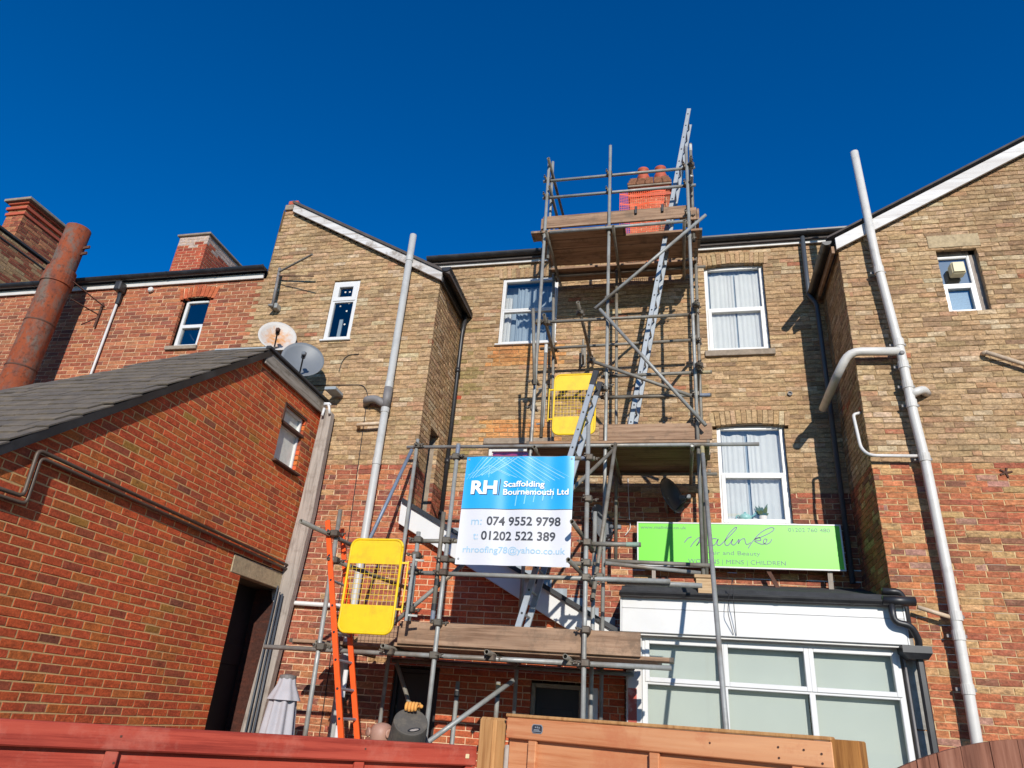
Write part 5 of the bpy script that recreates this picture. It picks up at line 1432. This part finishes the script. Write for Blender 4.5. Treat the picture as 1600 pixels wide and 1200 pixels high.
for x, z in ((BX0 + 0.02, BZ0 + 0.06), (BX1 - 0.04, BZ0 + 0.06), (BX0 + 0.03, BZ1 - 0.03), (BX1 - 0.03, BZ1 - 0.03)): mb.lathe((x, BY0 + bwave(x, z) - 0.001, z), (0, -1, 0), [(0.011, 0), (0.011, 0.004), (0.005, 0.004)], 12)
part("eyelet", mb, M['galv'], banner)

sign = thing("shop_sign", "long lime green hair salon sign board above the extension roof", "sign", (0.8, 9.9, 2.03))
SX0, SX1, SZ0, SZ1, SY = -0.50, 2.12, 2.05, 2.62, 9.90
mb = MB(); mb.box(SX0, SX1, SY, SY + 0.03, SZ0, SZ1, 0.002); part("panel", mb, M['sign_green'], sign)
mb = MB()
for (a, b, c, d) in ((SX0 - 0.02, SX1 + 0.02, SZ1, SZ1 + 0.02), (SX0 - 0.02, SX1 + 0.02, SZ0 - 0.02, SZ0), (SX0 - 0.02, SX0, SZ0, SZ1), (SX1, SX1 + 0.02, SZ0, SZ1)): mb.box(a, b, SY - 0.008, SY + 0.04, c, d, 0.003)
part("frame", mb, M['upvc'], sign)
mb = MB()
mb.bar((1.15, SY + 0.06, 2.1), (1.34, SY + 0.06, 1.70), 0.05, 0.03); part("strut", mb, M['rust_dark'], sign)
mb = MB(); mb.bar((1.95, SY + 0.06, 2.1), (1.94, SY + 0.06, 1.68), 0.06, 0.03); mb.bar((-0.3, SY + 0.06, 2.1), (-0.3, SY + 0.06, 1.68), 0.05, 0.03); part("strut", mb, M['old_timber'], sign)
place_text(sign, text_mesh("www.malinko.co.uk", 0.062, 0.62), SX0 + 0.03, 2.545, SY - 0.003, 'sign_purple')
place_text(sign, text_mesh("01202 760 480", 0.075, 0.52), 1.48, 2.535, SY - 0.003, 'sign_purple')
place_text(sign, text_mesh("Hair and Beauty", 0.078, 0.70), 0.40, 2.205, SY - 0.003, 'sign_purple')
place_text(sign, text_mesh("WOMENS | MENS | CHILDREN", 0.082, 1.25), 0.16, 2.085, SY - 0.003, 'sign_purple')
# handwritten name, drawn as one flowing ribbon
script = [[(0.20, 2.30), (0.24, 2.36), (0.30, 2.42), (0.33, 2.43), (0.31, 2.37), (0.28, 2.32), (0.33, 2.38), (0.39, 2.43), (0.41, 2.41), (0.39, 2.34), (0.41, 2.32), (0.46, 2.35)],
          [(0.55, 2.42), (0.50, 2.42), (0.46, 2.37), (0.47, 2.33), (0.52, 2.34), (0.57, 2.42), (0.55, 2.35), (0.58, 2.33), (0.64, 2.38), (0.76, 2.50), (0.82, 2.57), (0.80, 2.58), (0.72, 2.50), (0.66, 2.40), (0.66, 2.34), (0.70, 2.34), (0.76, 2.42)],
          [(0.76, 2.42), (0.74, 2.36), (0.77, 2.34), (0.81, 2.38), (0.84, 2.42), (0.83, 2.36), (0.86, 2.41), (0.91, 2.43), (0.92, 2.38), (0.94, 2.35), (0.99, 2.38)],
          [(0.95, 2.30), (1.02, 2.40), (1.12, 2.51), (1.24, 2.58), (1.30, 2.58), (1.28, 2.54), (1.18, 2.48), (1.04, 2.42), (1.10, 2.45), (1.12, 2.41), (1.04, 2.40), (1.12, 2.36), (1.17, 2.37), (1.20, 2.42), (1.17, 2.43), (1.15, 2.38), (1.19, 2.36), (1.24, 2.39), (1.26, 2.43)],
          [(0.12, 2.36), (0.17, 2.42), (0.22, 2.44)]]
for pl in script:
    mb = MB()
    P3 = [Vector((x, SY - 0.0035, z)) for x, z in pl]
    sm = []
    for i in range(len(P3) - 1):
        p0, p1, p2, p3 = P3[max(i - 1, 0)], P3[i], P3[i + 1], P3[min(i + 2, len(P3) - 1)]
        for k in range(5):
            t = k / 5
            sm.append(0.5 * ((2 * p1) + (p2 - p0) * t + (2 * p0 - 5 * p1 + 4 * p2 - p3) * t * t + (3 * p1 - p0 - 3 * p2 + p3) * t ** 3))
    sm.append(P3[-1])
    for i in range(len(sm) - 1):
        d = sm[i + 1] - sm[i]
        if d.length < 1e-5: continue
        nrm = Vector((-d.z, 0, d.x)).normalized() * 0.006
        mb.quad(sm[i] + nrm, sm[i] - nrm, sm[i + 1] - nrm, sm[i + 1] + nrm)
    part("script_stroke", mb, M['sign_script'], sign)

# ------------------------------------------------------------------ satellite dishes
def dish(label, c, normal, r, mat, arm_down, wall_to, tilt=0.35):
    c, n = Vector(c), Vector(normal).normalized()
    root = thing("satellite_dish", label, "satellite dish", c)
    up = Vector((0, 0, 1)); x = up.cross(n).normalized(); y = n.cross(x)
    mb = MB(); rings, seg = 7, 28
    vs = [(0, 0, -0.085)]
    for k in range(1, rings + 1):
        t = k / rings
        for i in range(seg):
            a = 2 * math.pi * i / seg
            vs.append((math.cos(a) * r * t, math.sin(a) * r * 1.08 * t, -0.085 * (1 - t * t)))
    fs = [(0, 1 + i, 1 + (i + 1) % seg) for i in range(seg)]
    for k in range(rings - 1):
        for i in range(seg):
            j = (i + 1) % seg
            fs.append((1 + k * seg + i, 1 + (k + 1) * seg + i, 1 + (k + 1) * seg + j, 1 + k * seg + j))
    mb.add(vs, fs)
    me = mb.mesh("reflector", M[mat], smooth=True)
    mt = Matrix(((x.x, y.x, n.x, c.x), (x.y, y.y, n.y, c.y), (x.z, y.z, n.z, c.z), (0, 0, 0, 1)))
    o = bpy.data.objects.new("reflector", me); link(o, root); o.matrix_basis = mt
    so = o.modifiers.new("thick", 'SOLIDIFY'); so.thickness = 0.008
    foot = c - y * r * 1.05 + n * 0.0
    head = c + n * (r * 0.95) - y * r * 0.55
    ab = MB(); ab.bar(foot - n * 0.05, head, 0.022, 0.03); part("feed_arm", ab, M['sleeve'], root)
    hb = MB(); hb.tube(head - n * 0.03, head - n * 0.13 + y * 0.05, 0.032, 12); hb.box(head.x - 0.03, head.x + 0.03, head.y - 0.03, head.y + 0.03, head.z - 0.03, head.z + 0.03, 0.01); part("feed_horn", hb, M['dish_grey'] if mat != 'dish_rust' else M['rust_dark'], root)
    wb = MB(); wb.path([c - n * 0.09, c - n * 0.16 - y * 0.1, Vector(wall_to)], 0.02, 8, bend=0.05); part("mount", wb, M['galv_dull'], root)
    return root
dish("round satellite dish stained with rust, behind the grey one", (-6.03, 8.62, 5.20), (0.46, -0.72, 0.30), 0.29, 'dish_rust', 1, (-6.05, YW, 4.95))
dish("plain grey satellite dish at the outbuilding roof corner", (-5.33, 8.36, 4.62), (0.46, -0.72, 0.28), 0.31, 'dish_grey', 1, (-5.35, 8.5, 4.19))
dish("dark satellite dish in the shade beside the tower", (-0.02, 9.86, 3.02), (0.75, -0.55, 0.25), 0.25, 'dish_dark', 1, (-0.1, YM, 2.85))
dish("grey satellite dish seen nearly edge on behind the bay's right post", (-1.0, 9.92, 2.62), (0.85, -0.45, 0.2), 0.26, 'dish_grey', 1, (-1.08, YM, 2.5))

aer = thing("aerial_bracket", "bent aerial bracket and arm high on the left gable", "bracket", (-6.37, 8.75, 5.82))
mb = MB(); mb.path([(-6.39, 8.75, 6.60), (-6.35, 8.75, 5.83)], 0.025, 10); part("mast", mb, M['pipe_dull'], aer, smooth=True)
mb = MB(); mb.path([(-6.38, 8.74, 6.52), (-5.62, 8.42, 6.58)], 0.018, 8); part("arm", mb, M['galv_dull'], aer)
mb = MB(); mb.path([(-6.37, 8.74, 6.44), (-5.62, 8.6, 6.28)], 0.01, 8); part("arm", mb, M['rust_dark'], aer)
mb = MB(); mb.box(-6.36, -6.28, 8.76, 8.895, 5.82, 5.92, 0.01); mb.box(-6.42, -6.34, 8.72, 8.895, 5.84, 5.88, 0.01); part("wall_plate", mb, M['galv'], aer)

# ------------------------------------------------------------------ orange netting
net = thing("safety_netting", "bright orange plastic netting hung in front of the chimney", "netting", (-0.4, 9.95, 6.9))
mb = MB()
NX0, NX1, NZ0, NZ1 = -0.79, 0.0, 6.92, 8.66
sag = lambda x, z: 9.95 + 0.03 * math.sin(x * 9) + 0.02 * math.sin(z * 7 + x * 4)
nx, nz = 22, 44
for i in range(nx + 1):
    x = NX0 + (NX1 - NX0) * i / nx
    for j in range(nz):
        za, zb_ = NZ0 + (NZ1 - NZ0) * j / nz, NZ0 + (NZ1 - NZ0) * (j + 1) / nz
        wd = 0.0035
        mb.quad((x - wd, sag(x, za), za), (x + wd, sag(x, za), za), (x + wd, sag(x, zb_), zb_), (x - wd, sag(x, zb_), zb_))
for j in range(nz + 1):
    z = NZ0 + (NZ1 - NZ0) * j / nz
    for i in range(nx):
        xa, xb = NX0 + (NX1 - NX0) * i / nx, NX0 + (NX1 - NX0) * (i + 1) / nx
        wd = 0.0042 if j % 6 else 0.014
        mb.quad((xa, sag(xa, z) - 0.001, z - wd), (xb, sag(xb, z) - 0.001, z - wd), (xb, sag(xb, z) - 0.001, z + wd), (xa, sag(xa, z) - 0.001, z + wd))
part("mesh_sheet", mb, M['netting'], net)
mb = MB()
for x in (-0.45, -0.05): mb.box(x - 0.018, x + 0.018, 8.70, 8.80, 7.12, 7.26, 0.005)
part("clip", mb, M['sleeve'], net)

# ------------------------------------------------------------------ window sill ornaments
pot = thing("pot_plant", "small leafy pot plant on the lower right window sill", "plant", (1.22, 10.295, 2.76))
mb = MB(); mb.lathe((1.22, 10.295, 2.76), (0, 0, 1), [(0.045, 0), (0.06, 0.09), (0.05, 0.09)], 14); part("pot", mb, M['curtain'], pot)
mb = MB(); rp = random.Random(3)
for i in range(26):
    a = rp.uniform(0, 6.28); el = rp.uniform(0.2, 1.3); l = rp.uniform(0.10, 0.2)
    d = Vector((math.cos(a) * math.cos(el), math.sin(a) * math.cos(el) * 0.5, math.sin(el)))
    b = Vector((1.22, 10.295, 2.85)); t = b + d * l; s = d.cross(Vector((0, 1, 0))).normalized() * 0.022
    mb.face([b, b.lerp(t, 0.6) + s, t, b.lerp(t, 0.6) - s])
part("leaves", mb, M['leaf'], pot)
tp = thing("ornamental_pot", "pale teal squat teapot on the lower right window sill", "pot", (0.98, 10.295, 2.76))
mb = MB(); mb.lathe((0.98, 10.295, 2.76), (0, 0, 1), [(0.04, 0), (0.085, 0.04), (0.09, 0.08), (0.05, 0.115), (0.02, 0.125), (0.018, 0.145)], 18); part("body", mb, M['teal'], tp, smooth=True)
mb = MB(); mb.path([(1.05, 10.295, 2.83), (1.11, 10.295, 2.87), (1.13, 10.295, 2.90)], 0.014, 8, bend=0.02); mb.path([(0.90, 10.295, 2.86), (0.855, 10.295, 2.85), (0.86, 10.295, 2.80), (0.91, 10.295, 2.79)], 0.009, 8, bend=0.02); part("handle_and_spout", mb, M['teal'], tp, smooth=True)

# ------------------------------------------------------------------ closed parasol
para = thing("closed_parasol", "closed grey garden parasol standing below the corner post", "parasol", (-4.16, 7.6, GROUND))
def pleat(c, prof, n, amp, mb, seed=0):
    vs = []
    for (r, z) in prof:
        for i in range(n):
            a = 2 * math.pi * i / n
            rr = r * (1 + amp * math.cos(a * 8 + seed))
            vs.append((c[0] + rr * math.cos(a), c[1] + rr * math.sin(a), z))
    mb.add(vs, [(k * n + i, k * n + (i + 1) % n, (k + 1) * n + (i + 1) % n, (k + 1) * n + i) for k in range(len(prof) - 1) for i in range(n)])
mb = MB(); pleat((-4.16, 7.6), [(0.085, 0.235), (0.10, 0.17), (0.17, 0.03), (0.172, 0.02)], 48, 0.07, mb); part("top_vent", mb, M['grey_fabric'], para, smooth=True)
mb = MB(); pleat((-4.165, 7.6), [(0.12, 0.10), (0.15, -0.2), (0.20, -0.7), (0.22, -1.1)], 64, 0.16, mb, 1.0); part("canopy", mb, M['grey_fabric'], para, smooth=True)
mb = MB(); mb.lathe((-4.16, 7.6, 0.23), (0, 0, 1), [(0.088, 0), (0.09, 0.035), (0.02, 0.05)], 20); part("finial_cap", mb, M['pipe_dull'], para)
mb = MB(); mb.tube((-4.16, 7.6, GROUND), (-4.16, 7.6, 0.2), 0.024, 12); part("pole", mb, M['old_timber'], para)
mb = MB(); mb.lathe((-4.16, 7.6, GROUND), (0, 0, 1), [(0.25, 0), (0.25, 0.05), (0.06, 0.1), (0.04, 0.3)], 20); part("base", mb, M['concrete'], para)

# ------------------------------------------------------------------ worker carrying a bucket
person = thing("person", "worker with cropped hair seen just above the red fence", "person", (-2.32, 5.95, GROUND))
def skin_mesh(name, joints, bones, root, levels=2):
    me = bpy.data.meshes.new(name)
    keys = list(joints)
    me.from_pydata([joints[k][0] for k in keys], [(keys.index(a), keys.index(b)) for a, b in bones], [])
    ob = bpy.data.objects.new(name, me); COL.objects.link(ob)
    sk = ob.modifiers.new("skin", 'SKIN'); sk.use_smooth_shade = True
    for i, k in enumerate(keys):
        r = joints[k][1]
        me.skin_vertices[0].data[i].radius = r if isinstance(r, tuple) else (r, r)
        me.skin_vertices[0].data[i].use_root = (k == root)
    ss = ob.modifiers.new("sub", 'SUBSURF'); ss.levels = levels; ss.render_levels = levels
    dg = bpy.context.evaluated_depsgraph_get()
    res = bpy.data.meshes.new_from_object(ob.evaluated_get(dg))
    bpy.data.objects.remove(ob, do_unlink=True)
    return res
px, py = -2.31, 5.86
J = {'pelvis': ((px, py, -0.90), (0.15, 0.11)), 'waist': ((px, py, -0.72), (0.14, 0.10)), 'chest': ((px, py, -0.52), (0.17, 0.11)), 'neck0': ((px, py - 0.01, -0.37), (0.075, 0.07)), 'neck': ((px, py, -0.31), 0.062), 'skull0': ((px, py, -0.23), (0.088, 0.10)), 'skull': ((px, py, -0.15), (0.098, 0.115)), 'crown': ((px, py, -0.085), (0.066, 0.075)),
     'shR': ((px + 0.19, py, -0.43), 0.07), 'elR': ((px + 0.40, py + 0.10, -0.36), 0.05), 'wrR': ((px + 0.28, py + 0.0, -0.06), 0.035), 'shL': ((px - 0.19, py, -0.43), 0.07), 'elL': ((px - 0.25, py - 0.02, -0.72), 0.05), 'wrL': ((px - 0.22, py - 0.15, -0.95), 0.035),
     'hipR': ((px + 0.09, py, -0.98), 0.09), 'kneeR': ((px + 0.11, py - 0.02, -1.33), 0.062), 'ankR': ((px + 0.12, py + 0.02, -1.70), 0.045), 'toeR': ((px + 0.13, py - 0.13, -1.76), 0.04), 'hipL': ((px - 0.09, py, -0.98), 0.09), 'kneeL': ((px - 0.11, py - 0.02, -1.33), 0.062), 'ankL': ((px - 0.12, py + 0.02, -1.70), 0.045), 'toeL': ((px - 0.13, py - 0.13, -1.76), 0.04)}
Bn = [('pelvis', 'waist'), ('waist', 'chest'), ('chest', 'neck0'), ('neck0', 'neck'), ('neck', 'skull0'), ('skull0', 'skull'), ('skull', 'crown'), ('chest', 'shR'), ('shR', 'elR'), ('elR', 'wrR'), ('chest', 'shL'), ('shL', 'elL'), ('elL', 'wrL'), ('pelvis', 'hipR'), ('hipR', 'kneeR'), ('kneeR', 'ankR'), ('ankR', 'toeR'), ('pelvis', 'hipL'), ('hipL', 'kneeL'), ('kneeL', 'ankL'), ('ankL', 'toeL')]
bme = skin_mesh("body", J, Bn, 'pelvis')
for m_ in ('skin', 'hair', 'work_shirt', 'trousers'): bme.materials.append(M[m_])
for p_ in bme.polygons:
    c = p_.center
    p_.use_smooth = True
    p_.material_index = 0 if c.z > -0.36 and abs(c.x - px) < 0.16 else (2 if c.z > -0.88 else 3)
    if p_.material_index == 0 and (c.z > -0.05 or (c.z > -0.16 and c.y > py + 0.03)): p_.material_index = 1
link(bpy.data.objects.new("body", bme), person)
mb = MB()
for s in (-1, 1):
    mb.lathe((px + s * 0.080, py - 0.05, -0.165), (s * 0.7, -0.7, 0), [(0.012, -0.012), (0.03, 0.0), (0.036, 0.012), (0.03, 0.022), (0.012, 0.014)], 14)
part("ear", mb, M['skin'], person, smooth=True)
mb = MB(); mb.lathe((px, py + 0.10, -0.195), (0, 1, -0.3), [(0.018, -0.02), (0.016, 0.005), (0.006, 0.018)], 10); part("nose", mb, M['skin'], person, smooth=True)
mb = MB()
for s in (-1, 1): mb.lathe((px + s * 0.032, py + 0.098, -0.165), (0, 1, 0), [(0.012, 0), (0.009, 0.006), (0.003, 0.008)], 10)
part("eye", mb, M['hair'], person)
# gloved hand gripping the bucket's edge
hc = Vector((-2.01, 5.68, 0.045))
mb = MB()
pal = MB(); pal.box(hc.x - 0.048, hc.x + 0.046, hc.y - 0.02, hc.y + 0.06, hc.z - 0.012, hc.z + 0.026, 0.014); pal.path([(hc.x, hc.y + 0.05, hc.z + 0.0), (-2.03, 5.86, -0.06)], 0.034, 10)
for i, (l, w_) in enumerate(((0.052, 0.0115), (0.062, 0.0125), (0.060, 0.0125), (0.050, 0.0115))):
    x = hc.x - 0.038 + i * 0.0255
    pal.path([(x, hc.y - 0.005, hc.z + 0.014), (x, hc.y - 0.038, hc.z + 0.018), (x + 0.001, hc.y - 0.056, hc.z - 0.006), (x + 0.001, hc.y - 0.050, hc.z - 0.006 - l * 0.55)], w_, 10, bend=0.012)
pal.path([(hc.x + 0.044, hc.y + 0.02, hc.z), (hc.x + 0.068, hc.y - 0.005, hc.z - 0.006), (hc.x + 0.078, hc.y - 0.03, hc.z + 0.002)], 0.0125, 10, bend=0.015)
part("glove", pal, M['glove'], person, smooth=True)

bucket = thing("rubber_bucket", "dusty dark rubble bucket tipped on its side beside the worker", "bucket", (-1.98, 5.75, -0.30))
ax = Vector((0.30, -0.62, 0.72)).normalized()
bc = Vector((-1.985, 5.60, -0.062))
mb = MB(); mb.lathe(bc, -ax, [(0.0, 0.004), (0.112, 0.004), (0.122, 0.0), (0.130, 0.006), (0.132, 0.02), (0.155, 0.36), (0.165, 0.37), (0.165, 0.39), (0.15, 0.39), (0.12, 0.06)], 36, cap=False)
bo = part("shell", mb, M['bucket'], bucket, smooth=False)
xx_ = ax.orthogonal().normalized()
side_ = Vector((0.55, -0.55, -0.5)); side_ = (side_ - ax * side_.dot(ax)).normalized()
mb = MB(); q0 = bc + side_ * 0.085; tdir = ax.cross(side_).normalized()
mb.add([q0 + tdir * (0.05 * math.cos(a)) + side_ * (0.018 * math.sin(a)) + ax * 0.0025 for a in [i * math.pi / 8 for i in range(16)]], [tuple(range(16))]); part("grip_slot", mb, M['sleeve'], bucket)
mb = MB(); mb.add([q0 + tdir * (0.036 * math.cos(a)) + side_ * (0.010 * math.sin(a) + 0.004) + ax * 0.005 for a in [i * math.pi / 8 for i in range(16)]], [tuple(range(16))]); part("grip_pad", mb, M['old_timber'], bucket)

# striped pole leaning behind the orange ladder
pole = thing("striped_pole", "black and white banded pole behind the orange ladder", "pole", (-3.2, 7.6, GROUND))
a0, a1 = Vector((-3.46, 7.62, GROUND)), Vector((-3.505, 7.62, 0.36))
for i in range(8):
    mb = MB(); mb.tube(a0.lerp(a1, i / 8), a0.lerp(a1, (i + 1) / 8), 0.026, 12); part("band", mb, M['upvc'] if i % 2 else M['sleeve'], pole, smooth=False)

# ------------------------------------------------------------------ fences in front
def fence_panel(root, a, b, top, mat, lay):
    """Local frame: along a->b, thickness towards the viewer."""
    a, b = Vector((a[0], a[1], 0)), Vector((b[0], b[1], 0))
    t = (b - a).normalized(); n = Vector((t.y, -t.x, 0))
    if n.dot(-a) < 0: n = -n
    L = (b - a).length
    def piece(name, u0, u1, d0, d1, z0, z1, m=None, ch=0.003, dz=0.0):
        mb = MB()
        vs, fs = chamfer_box(((u1 - u0) / 2, (d1 - d0) / 2, (z1 - z0) / 2), ch)
        mb.add([a + t * ((u0 + u1) / 2 + x) + n * ((d0 + d1) / 2 + y) + Vector((0, 0, (z0 + z1) / 2 + z + dz * x)) for x, y, z in vs], fs)
        return part(name, mb, M[m or mat], root)
    lay(piece, L)
TL = -0.124
lf = thing("garden_fence", "faded red overlap fence panel along the bottom left", "fence", (-1.7, 3.0, GROUND))
def lay_red(piece, L):
    piece("capping_rail", 0, L, -0.01, 0.045, TL - 0.085, TL, ch=0.006)
    z = TL - 0.075; k = 0
    while z > GROUND + 0.1:
        piece("board", 0.0, L, -0.012 + 0.010 * (k % 2), 0.004 + 0.010 * (k % 2), z - 0.135, z, ch=0.002); z -= 0.118; k += 1
    for u in (0.35, 1.02, 1.62, 2.6):
        if u < L: piece("batten", u, u + 0.045, 0.012, 0.034, GROUND + 0.05, TL - 0.088, ch=0.003)
    piece("batten", L - 0.05, L, 0.012, 0.034, GROUND + 0.05, TL - 0.088)
    for u in (0.37, 1.04, 1.64, 2.62):
        for zz in (TL - 0.04, TL - 0.13, TL - 0.25): piece("nail_head", u + 0.012, u + 0.020, 0.030, 0.047 if zz > TL - 0.08 else 0.036, zz, zz + 0.008, 'rust_dark', 0.001)
    piece("nail_head", L - 0.062, L - 0.042, 0.04, 0.049, TL - 0.055, TL - 0.035, 'cream_box', 0.003)
dirL = (Vector((-2.39, 2.35)) - Vector((-0.98, 3.70))).normalized()
eL = Vector((-0.98, 3.70)) + dirL * 3.2
fence_panel(lf, (eL.x, eL.y), (-0.98, 3.70), TL, 'fence_red', lay_red)
def post(label, x, y, zt, w, mat, ang, bev=0.012):
    root = thing("fence_post", label, "fence post", (x, y, GROUND))
    mb = MB(); h = w / 2
    R_ = Matrix.Rotation(ang, 4, 'Z')
    mb.box(-h, h, -h, h, GROUND, zt, bev, mat=Matrix.Translation((x, y, 0)) @ R_)
    part("shaft", mb, M[mat], root)
    return root
angR = math.atan2(2.98 - 3.56, 0.52 + 0.78)
post("square brown fence post between the red and orange panels", -0.865, 3.60, 0.005, 0.10, 'post_wood', angR)
post("dark sided brown post at the right end of the orange panel", 0.575, 2.99, 0.02, 0.10, 'post_dark', angR, 0.004)
gb = thing("fence_post", "weathered grey post stub behind the joint of the fences", "fence post", (-0.77, 3.62, GROUND)); mb = MB(); mb.box(-0.80, -0.745, 3.58, 3.64, GROUND, -0.105, 0.006); part("shaft", mb, M['old_timber'], gb)
rf = thing("garden_fence", "fresh orange timber fence panel at the bottom centre", "fence", (-0.1, 3.27, GROUND))
def lay_new(piece, L):
    piece("top_rail", 0, L, -0.01, 0.03, -0.075, 0.012, ch=0.004)
    piece("capping_strip", -0.005, L, -0.02, 0.036, 0.0125, 0.027, 'post_wood', 0.004)
    z = -0.06; k = 0
    while z > GROUND + 0.1:
        piece("board", 0.0, L, -0.014 + 0.008 * (k % 2), -0.001 + 0.008 * (k % 2), z - 0.19, z, ch=0.002); z -= 0.175; k += 1
    for u in (0.125, 0.72, 1.28): piece("batten", u, u + 0.042, 0.010, 0.028, GROUND + 0.05, -0.078)
fence_panel(rf, (-0.775, 3.565), (0.53, 2.985), 0.0, 'fence_new', lay_new)
t_ = Vector((0.52 + 0.78, 2.98 - 3.56, 0)).normalized(); n_ = Vector((t_.y, -t_.x, 0)); n_ = n_ if n_.dot(Vector((0, -1, 0))) > 0 else -n_
def on_rail(u, d, z): return Vector((-0.775, 3.565, 0)) + t_ * u + n_ * d + Vector((0, 0, z))
badge = MB()
vs, fs = chamfer_box((0.026, 0.002, 0.0155), 0.0)
ring = [(-0.026, -0.008), (-0.02, -0.0155), (0.02, -0.0155), (0.026, -0.008), (0.026, 0.008), (0.02, 0.0155), (-0.02, 0.0155), (-0.026, 0.008)]
badge.add([on_rail(0.175 + a, 0.034, -0.028 + b) for a, b in ring], [tuple(range(8))]); badge.add([on_rail(0.175 + a * 1.15, 0.0325, -0.028 + b * 1.2) for a, b in ring], [tuple(range(8))], mi=1)
part("maker_badge", badge, [M['print_dark'], M['alu']], rf)
mb = MB()
for a, b, c, d in ((-0.017, -0.006, 0.013, -0.002), (-0.012, 0.004, -0.004, 0.009), (0.0, 0.003, 0.005, 0.010), (0.009, 0.002, 0.014, 0.009), (-0.02, -0.011, 0.02, -0.008)):
    mb.quad(on_rail(0.175 + a, 0.0345, -0.028 + b), on_rail(0.175 + c, 0.0345, -0.028 + b), on_rail(0.175 + c, 0.0345, -0.028 + d), on_rail(0.175 + a, 0.0345, -0.028 + d))
part("badge_mark", mb, M['alu'], rf)
mb = MB()
for u, z in ((1.24, -0.02), (1.24, -0.055), (1.33, -0.022), (1.39, -0.03), (1.39, -0.06), (0.98, -0.025)):
    mb.lathe(on_rail(u, 0.03, z), n_, [(0.004, 0), (0.004, 0.001), (0.001, 0.0015)], 8)
part("screw_head", mb, M['rust_dark'], rf)
# dark arched panel on the right
df = thing("garden_fence", "dark brown arched fence panel in the bottom right corner", "fence", (1.3, 3.0, GROUND))
rd = random.Random(12)
a_, b_ = Vector((0.60, 2.94, 0)), Vector((2.4, 3.10, 0)); t2 = (b_ - a_).normalized(); n2 = Vector((t2.y, -t2.x, 0))
crest = lambda u: 0.068 - 0.30 * max(0, (0.62 - u)) ** 2.0 / 0.62 if u < 0.62 else 0.068 - 0.02 * (u - 0.62) ** 2
u = 0.0
while u < 1.75:
    wd = rd.uniform(0.065, 0.105)
    mb = MB(); d0 = rd.uniform(-0.004, 0.004)
    pts = []
    n = 4
    for i in range(n + 1):
        uu = u + wd * i / n; pts.append((uu, crest(uu)))
    poly = [(u, GROUND)] + [(u + wd, GROUND)] + pts[::-1]
    fr = [a_ + t2 * p[0] + n2 * (0.012 + d0) + Vector((0, 0, p[1])) for p in poly]; bk_ = [a_ + t2 * p[0] + n2 * (d0 - 0.006) + Vector((0, 0, p[1])) for p in poly]
    k = len(poly)
    mb.add(fr + bk_, [tuple(range(k)), tuple(range(2 * k - 1, k - 1, -1))] + [(i, (i + 1) % k, k + (i + 1) % k, k + i) for i in range(k)])
    part("board", mb, M['fence_dark'], df)
    u += wd + 0.0025
